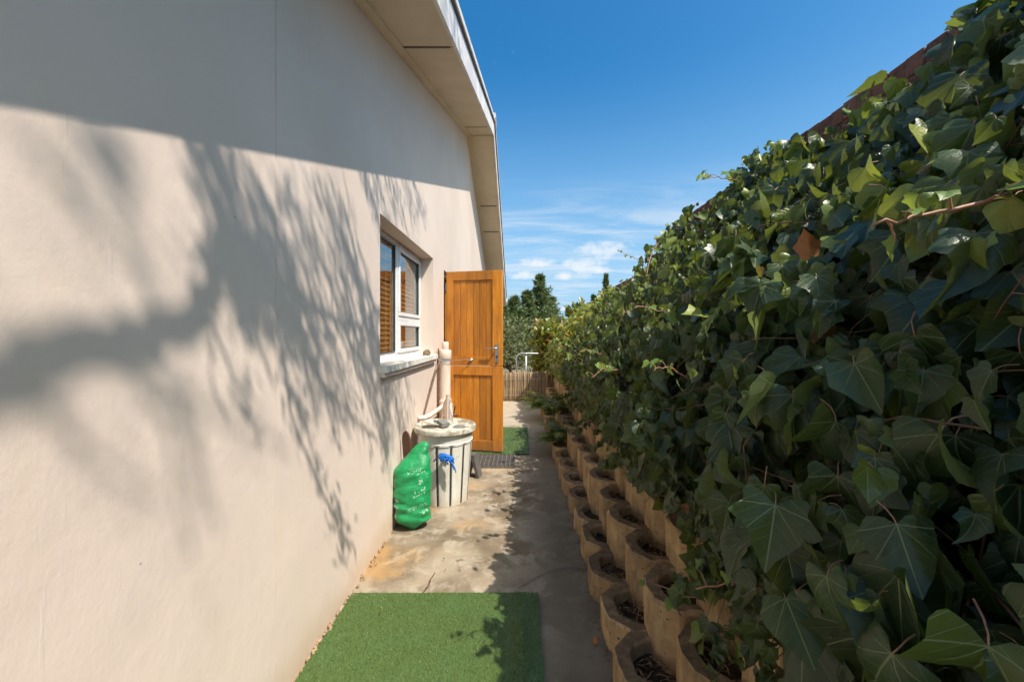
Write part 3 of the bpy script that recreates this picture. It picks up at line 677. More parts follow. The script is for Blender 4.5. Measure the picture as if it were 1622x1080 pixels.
for (u0, u1, zc, sag, wd, sd) in ((-.055, .085, .425, .05, .050, 1), (-.02, .10, .410, .13, .040, 2), (-.045, .03, .40, .035, .045, 3)):
    vs = []
    for i in range(NU):
        t = i / (NU - 1); c = td * (rb + .052 + .006 * sd) + ts * (u0 + (u1 - u0) * t) + Vector((0, 0, zc + .02 * math.sin(t * 3) - sag * t * t))
        for j in range(NV):
            q = j / (NV - 1) - .5; k1 = mnoise.noise(Vector((t * 6, q * 4, sd * 7))); k2 = mnoise.noise(Vector((t * 13, q * 9, sd * 3)))
            vs.append(c + Vector((0, 0, q * wd * (.55 + .5 * abs(math.sin(t * 4 + sd))))) + td * (.02 * math.cos(q * 3.1) + .018 * k1 + .009 * k2) + ts * (.014 * k1 - .01 * k2))
    rag.add(vs, [(i * NV + j, i * NV + j + 1, (i + 1) * NV + j + 1, (i + 1) * NV + j) for i in range(NU - 1) for j in range(NV - 1)])
rc_ = td * (rb + .05) + Vector((0, 0, .42)); rag.v = [tuple(rc_ + (Vector(v) - rc_) * .80) for v in rag.v]
rg = rag.build('rag', 'bluecloth', None, True); rg.location = (bx, by, 0); sm_ = rg.modifiers.new('s', 'SOLIDIFY'); sm_.thickness = .003
tag(rg, 'blue rag tied round the tap of the white bin', 'rag')
# things on the lid
bt = MB().lathe([(0, 0), (.040, 0), (.043, .006), (.043, .15), (.040, .165), (.026, .195), (.016, .21), (.0155, .24), (.0, .24)], 24).build('plastic_bottle', 'clear', None, 'auto'); bt.location = (bx + .005, by + .075, .5985)
tag(bt, 'clear plastic bottle standing on the lid of the white bin', 'bottle')
sc_ = MB().box(-.035, .035, -.05, .05, 0, .035, .004).build('cement_scrap', 'grey', None); sc_.location = (bx - .015, by - .02, .5985); sc_.rotation_euler = (R(8), 0, R(35)); sc_.location.z = .606
tag(sc_, 'grey cement scrap lying on the lid of the white bin', 'scrap')

# ------------------------------------------------------------------ green sack
def sack():
    NU, NV = 56, 60; vs = []
    for j in range(NV + 1):
        t = j / NV; z = .60 * t
        wid = .128 * min(1, (t / .10) ** .55 if t < .10 else 1) * (1 - .06 * math.sin(t * 9))
        dep = .088 * min(1, (t / .14) ** .6 if t < .14 else 1)
        cx = 0; cy = 0
        if t < .12: wid *= .55 + .45 * (t / .12)
        if t > .70: q = min(1, (t - .70) / .30); wid *= (1 - q) ** .62 * .95 + .04; cx = .085 * q; dep *= (1 - q) ** .8 * .95 + .03
        cy = -.03 * math.cos(t * 1.5)
        for i in range(NU):
            a = 2 * math.pi * i / NU; c, s = math.cos(a), math.sin(a)
            x = wid * math.copysign(abs(c) ** .75, c); y = dep * math.copysign(abs(s) ** .85, s)
            p = Vector((x + cx, y + cy, z)); k = mnoise.noise(Vector((x * 9, y * 9, z * 22))) * .011 + mnoise.noise(Vector((x * 24, y * 24 + 5, z * 38))) * .006
            k += .006 * math.sin(z * 95 + x * 25 + 3 * mnoise.noise(p * 8)) * math.exp(-((t - .30) / .10) ** 2)
            k += .005 * math.sin(z * 70 - x * 40) * math.exp(-((t - .66) / .06) ** 2)
            p += Vector((c, s * .8, 0)) * k * min(1, t * 8)
            if t < .14: p.z += .035 * abs((x - .01) / .12) * (1 - t / .14)
            vs.append(p)
    fs = [(j * NU + i, j * NU + (i + 1) % NU, (j + 1) * NU + (i + 1) % NU, (j + 1) * NU + i) for j in range(NV) for i in range(NU)]
    fs += [tuple(range(NU - 1, -1, -1)), tuple(NV * NU + i for i in range(NU))]
    return MB().add(vs, fs)
sk = sack().build('plastic_sack', 'bag', None, True); sk.location = (-.755, 2.80, -.014); sk.rotation_euler = (R(-4), R(-2), R(4)); sk.scale = (.98, .98, 1)
tag(sk, 'bulging green printed plastic sack leaning between the wall and the white bin', 'sack')
bo = MB(); vs = []
for k in range(16):
    a = math.pi * k / 15; vs.append((.035 * math.cos(a), .56 + .085 * math.sin(a)))
pts = [(.035, 0)] + vs + [(-.035, 0)]
bo.add([(-.006, x, z) for x, z in pts] + [(.006, x, z) for x, z in pts], [tuple(range(len(pts))), tuple(range(2 * len(pts) - 1, len(pts) - 1, -1))] + [(i, i + len(pts), (i + 1) % len(pts) + len(pts), (i + 1) % len(pts)) for i in range(len(pts))])
bd = bo.build('board', 'brownwood', None); bd.location = (WX + .075, 2.95, .006); bd.rotation_euler = (0, R(-6), R(68))
tag(bd, 'dark brown round-topped board standing behind the green sack', 'board')

# ------------------------------------------------------------------ turf mats and grid mat
def turf(name, x0, x1, y0, y1, n, label, bl=.011, curl=0):
    root = MB(); NX, NY = 24, 30; vs = []
    def zz(x, y): return .016 + .004 * mnoise.noise(Vector((x * 3, y * 3, 1))) + (.010 * math.exp(-((x - .0) / .03) ** 2) * max(0, 1 - abs(y - 1.75) / .45) if curl else 0)
    def ex(y): return .006 * mnoise.noise(Vector((y * 6, 3, 0)))
    for j in range(NY + 1):
        for i in range(NX + 1):
            y = y0 + (y1 - y0) * j / NY; x = x0 + (x1 - x0) * i / NX + (ex(y) if i == NX else 0)
            if j == NY: y += .006 * mnoise.noise(Vector((x * 8, 9, 0)))
            vs.append((x, y, zz(x, y)))
    k = len(vs); vs += [(x, y, .009) for x, y, z in vs]
    fs = [(j * (NX + 1) + i, j * (NX + 1) + i + 1, (j + 1) * (NX + 1) + i + 1, (j + 1) * (NX + 1) + i) for j in range(NY) for i in range(NX)]
    rim = [i for i in range(NX + 1)] + [j * (NX + 1) + NX for j in range(1, NY + 1)] + [NY * (NX + 1) + i for i in range(NX - 1, -1, -1)] + [j * (NX + 1) for j in range(NY - 1, 0, -1)]
    fs += [(rim[i], rim[i] + k, rim[(i + 1) % len(rim)] + k, rim[(i + 1) % len(rim)]) for i in range(len(rim))]
    o = root.add(vs, fs).build(name, 'turf', None, False); tag(o, label, 'mat')
    P = np.column_stack([rng.uniform(x0, x1, n), rng.uniform(y0, y1, n)]); z = np.array([zz(x, y) for x, y in P]) - .001
    P3 = np.column_stack([P, z]); lean = np.column_stack([rng.normal(0, .55, n), rng.normal(-.1, .55, n), np.ones(n)]); fr = frame(lean, unit(n))
    T_ = [(np.array([(-.09, 0, 0), (.09, 0, 0), (.0, 1, .15)]), [(0, 1, 2)], np.zeros((3, 2)))]
    b = leaf_cloud('turf_pile', T_, P3, fr, rng.uniform(.7, 1.3, n) * bl, np.zeros(n, int), rng.random(n) ** 1.6, 'turf', o, 'stuff')
    return o
turf('turf_mat', -.872, .085, .55, 2.054, 70000, 'large green artificial turf mat on the path in the foreground', .010, 1)
turf('turf_mat', -.80, .085, 4.44, 5.70, 16000, 'smaller green artificial turf mat beyond the open door', .014)
gm_ = empty('grid_mat', (-.33, 4.2, .0)); tag(gm_, 'dark openwork grid doormat on the path behind the white bin', 'doormat')
for k in range(9):
    y = -.19 + k * .0475; MB().box(-.27, .26, y - .006, y + .006, .008, .020).build('bar', 'rubber', gm_)
for k in range(13):
    x = -.27 + k * .0437; MB().box(x - .006, x + .006, -.196, .196, .0205, .026).build('crossbar', 'rubber', gm_)
st = MB(); st.prism([(-.07, .008), (-.045, .008), (.0, .17), (.045, .008), (.07, .008), (.02, .215), (-.02, .215)], -.05, .05)
sto = st.build('rubber_fold', 'rubber', None); sto.location = (-.455, 3.78, 0); sto.rotation_euler = (0, 0, R(75))
tag(sto, 'dark folded rubber piece on the path half hidden behind the white bin', 'rubber piece')
# pebbles and litter
pb = MB()
for k in range(150):
    y = random.uniform(.9, 1.85) if k < 110 else random.uniform(1.8, 2.6); x = WX + .004 + abs(random.gauss(0, .008)); s = random.uniform(.003, .009)
    bm = bmesh.new(); bmesh.ops.create_icosphere(bm, subdivisions=1, radius=s); q = random.uniform(0, 9)
    for v in bm.verts: v.co *= 1 + .3 * mnoise.noise(v.co / s + Vector((q, 0, 0)))
    bm.verts.index_update(); pb.add([(v.co + Vector((x, y, .010 + s * .4)))[:] for v in bm.verts], [[v.index for v in f.verts] for f in bm.faces]); bm.free()
tag(pb.build('pebbles', 'pebble', None), 'loose pebbles between the wall and the turf mat', 'pebbles', kind='stuff')

def litter(name, loc, s, rz, mat, label, cat):
    tv, tf, tp = IVY[3]; me = bpy.data.meshes.new(name); me.from_pydata((tv * [1, 1, 1.4]).tolist(), [], tf); me.materials.append(M[mat])
    o = bpy.data.objects.new(name, me); o.location = loc; o.scale = (s, s, s); o.rotation_euler = (R(8), R(-6), rz); tag(link(o), label, cat); return o
litter('fallen_leaf', (.33, 1.72, .028), .035, 1.1, 'dryleaf', 'yellowish dry leaf on the path beside the lowest planter blocks', 'leaf')
tw = MB().tube([(-.50, 2.065, .030), (-.49, 2.12, .016), (-.495, 2.17, .017), (-.485, 2.235, .012)], .0025, 5).build('twig', 'vine', None); tag(tw, 'thin brown twig lying at the far edge of the large turf mat', 'twig')
cr = MB()
for k in range(420):      # dry bits swept against the foot of the planter wall and along the house
    y = random.uniform(1.0, 6.5); x = (.385 - abs(random.gauss(0, .035))) if k < 330 else WX + .02 + abs(random.gauss(0, .03)); a = random.uniform(0, 6.3); L = random.uniform(.006, .026); w_ = random.uniform(.0012, .004); d = Vector((math.cos(a), math.sin(a), .15)) * L; q = Vector((-math.sin(a), math.cos(a), 0)) * w_; p = Vector((x, y, .011))
    cr.add([p - q, p + q, p + d + q * .4, p + d - q * .4], [(0, 1, 2, 3)])
for k in range(40):
    x, y = random.uniform(-.85, .3), random.uniform(1.5, 4.2); s = random.uniform(.0025, .006); z = .012 if not (x < .085 and y < 2.05) else .028
    cr.add([(x - s, y, z), (x, y - s, z + .002), (x + s, y, z), (x, y + s, z + .002), (x, y, z + s)], [(0, 1, 4), (1, 2, 4), (2, 3, 4), (3, 0, 4)])
tag(cr.build('crumbs', 'bark', None, False, False), 'scattered dark crumbs of bark on the path and mat', 'litter', kind='stuff')

# ------------------------------------------------------------------ retaining wall of hollow planter blocks
rw = empty('retaining_wall', (.5, 3, 0)); tag(rw, 'stepped retaining wall of ochre hollow concrete planter blocks along the path', 'retaining wall')
RWM = Matrix.Translation((-.5, -3, 0))
PITCH, RISE, SET = .325, .19, .15
def block_mesh(hh, seed):
    outer = [(-.162, .16), (-.162, .0), (-.161, -.030), (-.154, -.048), (-.076, -.121), (0, -.128), (.076, -.121), (.154, -.048), (.161, -.030), (.162, .0), (.162, .16)]
    inner = [(-.112, .16), (-.112, .02), (-.106, -.008), (-.082, -.042), (-.042, -.066), (0, -.070), (.042, -.066), (.082, -.042), (.106, -.008), (.112, .02), (.112, .16)]
    n = len(outer); r = random.Random(seed); vs = []
    def ring(pts, z, k=0.0):
        for (y, x) in pts:
            vs.append((x * (1 - k) + r.gauss(0, .0022), y * (1 - k) + r.gauss(0, .0015), z + r.gauss(0, .0025)))
    ring(outer, -hh); ring(outer, -.012); ring(outer, 0, .045); ring([(y * 1.06, x * 1.06 if x < .1 else x) for y, x in inner], 0); ring(inner, -.012); ring(inner, -.09)
    fs = [(k * n + i, k * n + i + 1, (k + 1) * n + i + 1, (k + 1) * n + i) for k in range(5) for i in range(n - 1)]
    return MB().add(vs, fs)
bmeshes = []
for hh in (.16, .30):
    for q in range(4):
        o = block_mesh(hh, q + 10 * hh).build('block', 'block', rw, False, False); o.matrix_parent_inverse = RWM
        me = o.data; bm = bmesh.new(); bm.from_mesh(me); bmesh.ops.reverse_faces(bm, faces=bm.faces); bm.to_mesh(me); bm.free()
        bmeshes.append(me); bpy.data.objects.remove(o)
soil = MB(); blocks_xy = []
for c in range(7):
    zt = .13 + RISE * c; xc = .49 + SET * c; nb = 28 if c < 4 else 24
    ystart = .42 if c % 2 == 0 else .58
    if c == 0: ystart = 1.44 - 3 * PITCH + .02
    else: ystart = 1.44 - 3 * PITCH + .02 + (.5 * PITCH if c % 2 else 0) - (PITCH if c > 2 else 0)
    for k in range(nb):
        y = ystart + k * PITCH
        if y > 8.0: break
        me = bmeshes[(0 if c == 0 else 4) + random.randrange(4)]
        o = bpy.data.objects.new('block', me); link(o, rw); o.matrix_parent_inverse = RWM
        dx = -.012 * (y - 2.4) if y < 4.4 else -.024
        o.location = (xc + dx + random.gauss(0, .009), y + random.gauss(0, .005), zt + random.gauss(0, .008)); o.rotation_euler = (random.gauss(0, .018), random.gauss(0, .02), random.gauss(0, .05))
        blocks_xy.append((o.location.x, o.location.y, o.location.z, c))
        NXs = 6; vs = []
        for i in range(NXs + 1):
            for j in range(NXs + 1):
                xx = -.09 + .26 * i / NXs; yy = -.125 + .25 * j / NXs
                vs.append((o.location.x + xx, y + yy, zt - .045 - .018 * (1 - (yy / .13) ** 2) + .012 * mnoise.noise(Vector((xx * 25, yy * 25 + y, c)))))
        soil.add(vs, [(i * (NXs + 1) + j, (i + 1) * (NXs + 1) + j, (i + 1) * (NXs + 1) + j + 1, i * (NXs + 1) + j + 1) for i in range(NXs) for j in range(NXs)])
so_ = soil.build('mulch', 'soil', rw, True, False); so_.matrix_parent_inverse = RWM; so_['kind'] = 'stuff'
nd = MB()
for (x, y, z, c) in blocks_xy:
    if c > 3 or y > 4.5: continue
    for k in range(60 if y < 2.6 else 22):
        a = random.uniform(0, 6.3); L = random.uniform(.02, .055); cx_, cy_ = x + random.uniform(-.055, .10), y + random.uniform(-.09, .09); w_ = random.uniform(.0010, .0026)
        d = Vector((math.cos(a), math.sin(a), random.uniform(-.15, .35))); s_ = Vector((-math.sin(a), math.cos(a), 0)) * w_; p = Vector((cx_, cy_, z - .050 + random.uniform(0, .032)))
        q = p + d * L * .5 + Vector((0, 0, .008)); e_ = p + d * L
        nd.add([p - s_, p + s_, q - s_, q + s_, e_], [(0, 1, 3, 2), (2, 3, 4)])
nd_o = nd.build('dry_needles', 'needle', rw, False, False); nd_o.matrix_parent_inverse = RWM; nd_o['kind'] = 'stuff'
core = MB(); pr = [(.60, -.02)]
for c in range(7): pr += [(.62 + SET * c, .04 + RISE * c), (.62 + SET * c + .13, .05 + RISE * c)]
pr += [(2.6, 1.30), (2.6, -.02)]
core.add([(x, -.6, z) for x, z in pr] + [(x, 8.4, z) for x, z in pr], [tuple(range(len(pr))), tuple(range(2 * len(pr) - 1, len(pr) - 1, -1))] + [(i, (i + 1) % len(pr), (i + 1) % len(pr) + len(pr), i + len(pr)) for i in range(len(pr))])
cb = core.build('earth_bank', 'soil', None); tag(cb, kind='structure')

# ------------------------------------------------------------------ boundary wall with brick-on-edge coping
bw = empty('boundary_wall', (1.6, 4, 1.2)); tag(bw, 'weathered red brick boundary wall stepping down behind the ivy', 'wall'); BWM = Matrix.Translation((-1.6, -4, -1.2))
steps = ((-1.0, 4.26, 2.46), (4.26, 6.92, 2.15), (6.92, 13.2, 1.985))
body = MB()
for (a, b, z) in steps: body.box(1.562, 1.78, a + .006, b - .006, 1.0, z - .006)
b_o = body.build('wall_core', 'brick', bw); b_o.matrix_parent_inverse = BWM
cme = MB().box(-.118, .118, -.0385, .0385, -.08, 0, .004).build('brick', 'brick', bw); cdat = cme.data; bpy.data.objects.remove(cme)
sme = MB().box(-.02, .02, -.107, .107, -.036, .036, .005).build('brick', 'brick', bw); sdat = sme.data; bpy.data.objects.remove(sme)
def brick(me, x, y, z, rz=0, amp=1):
    o = bpy.data.objects.new('brick', me); link(o, bw); o.matrix_parent_inverse = BWM
    o.location = (x + random.gauss(0, .003 * amp), y + random.gauss(0, .002), z + random.gauss(0, .003 * amp)); o.rotation_euler = (random.gauss(0, .012), random.gauss(0, .012), rz + random.gauss(0, .012))
for (a, b, z) in steps:
    y = a + .04
    while y < b - .035 and y < 11: brick(cdat, 1.672, y, z, 0, .45); y += .079
for (a, b, z) in steps:
    for r_ in range(2):
        y = a + .115 + (.11 if r_ else 0)
        while y < b - .10 and y < 9:
            brick(sdat, 1.567, y, z - .13 - r_ * .085); y += .225

# ------------------------------------------------------------------ ivy
ivy = empty('ivy', (1.0, 2.5, .6)); tag(ivy, 'dense dark green ivy hanging over the planter block wall and brick wall', 'ivy'); IM = Matrix.Translation((-1.0, -2.5, -.6))
def ip(o): o.matrix_parent_inverse = IM; return o
PRN = np.array([(.74, .55), (.635, .69), (.565, .9), (.62, 1.2), (.76, 1.48), (.95, 1.74), (1.15, 1.98), (1.36, 2.16), (1.51, 2.29)])   # section near the camera (x, z)
PRF = np.array([(.77, .52), (.665, .66), (.61, .82), (.65, 1.05), (.77, 1.28), (.95, 1.48), (1.15, 1.68), (1.36, 1.82), (1.51, 1.90)])     # section farther on
def topz(y): return 2.46 if y < 4.26 else (2.15 if y < 6.92 else 1.985)
def section(u, y):
    """point on the ivy's outer surface; u 0..1 from the hanging fringe to the wall top"""
    f = min(1, max(0, (y - 2.4) / 3.6)); f = f * f * (3 - 2 * f)
    P = PRN * (1 - f) + PRF * f
    t = u * (len(P) - 1); i = min(int(t), len(P) - 2); p = P[i] * (1 - (t - i)) + P[i + 1] * (t - i)
    tn = P[min(i + 2, len(P) - 1)] - P[max(i - 1, 0)]; nn = np.array([-tn[1], tn[0]]); nn /= np.linalg.norm(nn)
    b = .085 * mnoise.noise(Vector((u * 3.2, y * 1.5, 0))) + .06 * mnoise.noise(Vector((u * 8, y * 3.6, 5)))
    q = p + nn * b
    nz = mnoise.noise(Vector((y * 2.1, 8, 1)))
    if y < 1.30: lim = topz(y) + .08
    elif y < 2.15: lim = topz(y) - .17 + .05 * nz
    elif y < 4.26: lim = topz(y) - .01 + .08 * nz
    else: lim = topz(y) - .13 + .08 * nz
    if u > .72: q[1] += (lim - .02 - P[-1][1]) * (u - .72) / .28
    if u < .12: q[1] += .10 * mnoise.noise(Vector((y * 2.6, 3, 9)))
    return q[0], min(q[1], lim), nn
NL = 16500
us = rng.random(NL); ys = np.where(rng.random(NL) < .52, rng.uniform(.22, 2.6, NL), rng.uniform(2.4, 8.6, NL))
pos = np.zeros((NL, 3)); nor = np.zeros((NL, 3)); depth = rng.random(NL) ** 1.3 * .20
depth[rng.random(NL) < .16] *= -.35
thin = np.ones(NL, bool)
for k in range(NL):
    x, z, nn = section(us[k], ys[k]); pos[k] = (x - nn[0] * depth[k], ys[k], z - nn[1] * depth[k]); nor[k] = (nn[0], 0, nn[1])
    if us[k] < .14 and mnoise.noise(Vector((ys[k] * 2.6, 3, 9))) > -.08 + us[k] * 2.2: thin[k] = False
    if ys[k] < .55 and us[k] > .8: thin[k] = False
    gap = mnoise.noise(Vector((us[k] * 7.5, ys[k] * 3.4, 21)))
    if ys[k] < 2.4 and .12 < us[k] < .9 and gap > .16: thin[k] = rng.random() < .2
near = np.clip((2.6 - ys) / 1.8, 0, 1)
size = rng.lognormal(-.06, .42, NL) * (.045 + .031 * near) * np.where(us < .22, .78, 1.0) * np.where(us > .35, 1.06, 1)
size = np.clip(size, .022, .13)
up = np.array([0, 0, 1.0])
tipd = -up * 1.0 + nor * .25 + rng.normal(0, .30, (NL, 3)); tipd[:, 1] += rng.normal(-.12, .22, NL)
yaw = rng.normal(.30, .75, NL); upk = rng.normal(.28, .30, NL); hx_ = np.where(us > .6, .75, 1.0)
nrm = np.column_stack([-np.cos(yaw) * hx_, -np.sin(yaw), upk + 1.3 * np.clip(us - .45, 0, 1)]) + rng.normal(0, .16, (NL, 3))
fr = frame(tipd, nrm); tid = rng.integers(0, NT_IVY, NL); rnd = rng.random(NL)
# outer upper and far leaves coloured yellow-green, imitating leaves in sun
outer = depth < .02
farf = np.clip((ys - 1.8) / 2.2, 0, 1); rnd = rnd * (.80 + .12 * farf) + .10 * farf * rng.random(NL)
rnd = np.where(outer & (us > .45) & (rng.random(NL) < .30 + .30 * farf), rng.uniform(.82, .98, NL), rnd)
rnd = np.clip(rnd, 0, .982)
dead = rng.random(NL) < .006; rnd[dead] = .995
# the leaves that show largest become objects of their own
px_size = size / np.maximum(pos[:, 1], .25); inview = (pos[:, 1] > .3) & (np.abs(pos[:, 0] / pos[:, 1]) < 1.30) & (np.abs((pos[:, 2] - H) / pos[:, 1]) < .86)
view = np.array([0, 0, H]) - pos; view /= np.linalg.norm(view, axis=1, keepdims=True); facing = np.abs((fr[:, :, 2] * view).sum(1))
score = np.where(inview & thin & (depth < .05), px_size * (.25 + facing), -1)
nearest = (pos[:, 1] < .42) & (depth < .0); thin &= ~((np.linalg.norm(pos - np.array([0, 0, H]), axis=1) < .5))
score[~thin] = -1
big = np.argsort(-score)[:292]; isbig = np.zeros(NL, bool); isbig[big] = True
PET = []
def leaf_object_mesh(t, rv=-1):
    tv, tf, tp = IVYH[t]; pet = MB().tube([(0, 0, 0), (0, -.09, -.05), (.02, -.2, -.17), (.04, -.28, -.42)], [.011, .011, .012, .014], 5, False)
    nv = len(tv); me = bpy.data.meshes.new('leaf'); me.from_pydata(tv.tolist() + pet.v, [], tf + [tuple(i + nv for i in f) for f in pet.f])
    me.materials.append(M['ivy']); me.materials.append(M['petiole'])
    me.polygons.foreach_set('material_index', [0] * len(tf) + [1] * len(pet.f)); me.polygons.foreach_set('use_smooth', [True] * len(me.polygons))
    lp = np.zeros((nv + len(pet.v), 3), np.float32); lp[:nv, :2] = tp
    me.attributes.new('lp', 'FLOAT_VECTOR', 'POINT').data.foreach_set('vector', lp.ravel())
    me.attributes.new('rnd', 'FLOAT', 'POINT').data.foreach_set('value', np.full(len(lp), rv, np.float32)); me.update(); return me
leaf_me = [leaf_object_mesh(t) for t in range(NT_IVY)]; sunlit_me = [leaf_object_mesh(t, .84 + .12 * (t % 5) / 4) for t in range(NT_IVY)]  # second set has sunlight put into its yellow-green colour
for k in big:
    o = bpy.data.objects.new('leaf', (sunlit_me if (us[k] > .5 and rng.random() < .26) or rng.random() < .03 else leaf_me)[tid[k]]); link(o, ivy)
    m4 = Matrix([list(fr[k][r_]) + [pos[k][r_]] for r_ in range(3)] + [[0, 0, 0, 1]]); s_ = size[k]
    o.matrix_parent_inverse = IM; o.matrix_basis = m4 @ Matrix.Diagonal((s_, s_, s_, 1))
keep = thin & ~isbig
hi_ = keep & (pos[:, 1] < 1.5) & (depth < .10); lo_ = keep & ~hi_
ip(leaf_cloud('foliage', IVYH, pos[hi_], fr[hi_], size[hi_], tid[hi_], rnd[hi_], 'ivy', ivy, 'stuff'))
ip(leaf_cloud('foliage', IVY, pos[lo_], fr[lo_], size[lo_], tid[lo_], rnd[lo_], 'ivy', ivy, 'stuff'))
# dark sheet added inside, so gaps between leaves look shaded
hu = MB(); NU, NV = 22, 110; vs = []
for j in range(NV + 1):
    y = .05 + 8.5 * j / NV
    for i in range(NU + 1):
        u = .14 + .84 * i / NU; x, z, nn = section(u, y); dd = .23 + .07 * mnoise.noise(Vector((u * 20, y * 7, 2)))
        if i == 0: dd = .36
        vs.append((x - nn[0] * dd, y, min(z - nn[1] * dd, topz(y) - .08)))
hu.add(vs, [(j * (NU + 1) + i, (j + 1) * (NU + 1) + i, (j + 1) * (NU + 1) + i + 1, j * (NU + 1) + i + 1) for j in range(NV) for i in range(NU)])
h_o = ip(hu.build('shade_hull', 'hull', ivy, True, False)); h_o['kind'] = 'stuff'
# stems
stm = MB()
for k in range(330):
    u = random.random() * .95; y = random.uniform(.3, 6.5) if k > 150 else random.uniform(.4, 2.8); L = random.uniform(.25, .9); ang = random.uniform(-1, 1); n_ = 7; d0 = random.uniform(.015, .14)
    pts = []
    for q in range(n_):
        t = q / (n_ - 1); uu = min(.98, max(-.02, u + L * .45 * math.sin(ang) * t)); yy = y + L * math.cos(ang * 1.4) * t * random.choice((1, 1, 1)); x, z, nn = section(max(0, uu), yy)
        dd = d0 + .045 * math.sin(t * 7 + k) + .03 * mnoise.noise(Vector((t * 5, k, 0))); pts.append((x - nn[0] * dd, yy, z - nn[1] * dd))
    r0 = random.uniform(.0012, .0034); stm.tube(pts, [r0 * (1 - .5 * q / n_) for q in range(n_)], 5, False)
for k in range(260):       # fine bare twigs round the fringe, over the blocks
    y = random.uniform(.7, 4.6); u = random.uniform(.0, .2); x, z, nn = section(u, y); p = Vector((x + random.uniform(0, .15), y, z + .05)); pts = [p[:]]
    d = Vector((random.gauss(0, .4), random.gauss(0, .7), random.gauss(-.4, .4))).normalized()
    for q in range(4): d = (d + Vector((random.gauss(0, .3), random.gauss(0, .3), random.gauss(0, .3)))).normalized(); p = p + d * random.uniform(.03, .07); pts.append(p[:])
    stm.tube(pts, [.0016, .0014, .0012, .001, .0008], 4, False)
s_o = ip(stm.build('stems', 'vine', ivy, True, False)); s_o['kind'] = 'stuff'
# free shoots that stand out of the mass, with young leaves
shoots = [([(.92, .64, 1.615), (.78, .66, 1.575), (.68, .675, 1.55), (.60, .68, 1.535)], .0048, 8, .055),
          ([(.90, .72, .83), (.76, .90, .80), (.62, 1.06, .70), (.50, 1.14, .62)], .0042, 7, .06),
          ([(.80, .80, .98), (.70, .86, 1.02), (.62, .92, 1.0)], .0036, 4, .06),
          ([(.62, 1.25, .52), (.54, 1.32, .48), (.46, 1.42, .47)], .003, 4, .045),
          ([(1.30, 4.2, 2.10), (1.18, 4.15, 2.14), (1.08, 4.1, 2.17), (1.0, 4.08, 2.20)], .003, 7, .05),
          ([(1.15, 3.3, 2.12), (1.05, 3.2, 2.02), (.98, 3.1, 1.85), (.94, 3.05, 1.65)], .005, 7, .07),
          ([(1.2, 2.2, 2.2), (1.06, 2.15, 2.20), (.96, 2.1, 2.17)], .003, 5, .06), ([(.62, 1.75, 1.45), (.50, 1.7, 1.47), (.42, 1.68, 1.43)], .003, 4, .055),
          ([(.55, 2.2, 1.15), (.44, 2.15, 1.16), (.37, 2.1, 1.12)], .003, 5, .05), ([(.58, 2.9, 1.2), (.47, 2.85, 1.24), (.40, 2.8, 1.22)], .003, 5, .05),
          ([(.6, 3.8, 1.1), (.48, 3.7, 1.15), (.40, 3.65, 1.12)], .003, 5, .05), ([(.55, 1.3, 1.2), (.46, 1.25, 1.25), (.40, 1.2, 1.24)], .0025, 4, .045),
          ([(.6, 4.6, 1.1), (.47, 4.5, 1.2), (.38, 4.4, 1.22)], .003, 6, .05), ([(.6, 5.4, 1.1), (.45, 5.3, 1.22), (.36, 5.2, 1.25)], .003, 6, .05)]
lsh = MB(); lp_, lf_, ls_, lt_, lr_ = [], [], [], [], []
for pts, r0, nl, ls in shoots:
    P = [Vector(p) for p in pts]; fine = []
    for a, b in zip(P[:-1], P[1:]):
        for q in range(5): fine.append(a.lerp(b, q / 5) + Vector((random.gauss(0, .003), random.gauss(0, .003), random.gauss(0, .003))))
    fine.append(P[-1]); lsh.tube(fine, [r0 * (1 - .55 * q / len(fine)) for q in range(len(fine))], 6)
    for q in range(nl):
        b = fine[int((q + .7) / nl * (len(fine) - 1))]; d = Vector((random.gauss(-.5, .5), random.gauss(-.3, .5), random.gauss(.3, .5))).normalized(); L = ls * random.uniform(.5, 1.0)
        e_ = b + d * L; m_ = b.lerp(e_, .5) + Vector((0, 0, .008)); lsh.tube([b, m_, e_], [r0 * .5, r0 * .42, r0 * .4], 5, False)
        lp_.append(e_[:]); tip = Vector((d.x + random.gauss(0, .4), d.y + random.gauss(0, .4), -.7 + random.gauss(0, .3))); lf_.append((tip[:], (random.gauss(-.5, .4), random.gauss(-.5, .4), random.gauss(.7, .3)))); ls_.append(ls * random.uniform(.6, 1.2) * (1.15 - .5 * q / nl)); lt_.append(random.randrange(NT_IVY)); lr_.append(random.random())
ip(lsh.build('shoots', 'petiole', ivy, True, False))['kind'] = 'stuff'
tp_, tf_, ts_, tt_, tr_ = [], [], [], [], []; trail = MB()
for k in range(30):
    y = random.uniform(.75, 5.2); u = random.uniform(.02, .16); x, z, nn = section(u, y); p = Vector((x - .01, y, z)); pts = [p.copy()]; L = random.uniform(.08, .26) * (1.1 if y < 2 else .7); n_ = 8; sw = random.gauss(0, .35)
    for q in range(n_):
        p = p + Vector((random.gauss(-.012, .010), sw * L / n_ + random.gauss(0, .008), -L / n_ * random.uniform(.6, 1.1))); pts.append(p.copy())
        for h_ in range(2):
            if random.random() < .8:
                d = Vector((random.gauss(-.6, .4), random.gauss(-.1, .6), random.gauss(.1, .4))).normalized() * random.uniform(.012, .035); e_ = p + d
                trail.tube([p, p.lerp(e_, .5) + Vector((0, 0, .004)), e_], [.0009, .0008, .0008], 4, False); tp_.append(e_[:]); tf_.append(((random.gauss(-.15, .35), random.gauss(-.1, .4), -1), (random.gauss(-.8, .4), random.gauss(-.4, .5), random.gauss(.35, .3)))); ts_.append(random.uniform(.024, .058)); tt_.append(random.randrange(NT_IVY)); tr_.append(random.random() * .88)
    trail.tube(pts, [.0016 * (1 - .6 * q / len(pts)) for q in range(len(pts))], 4, False)
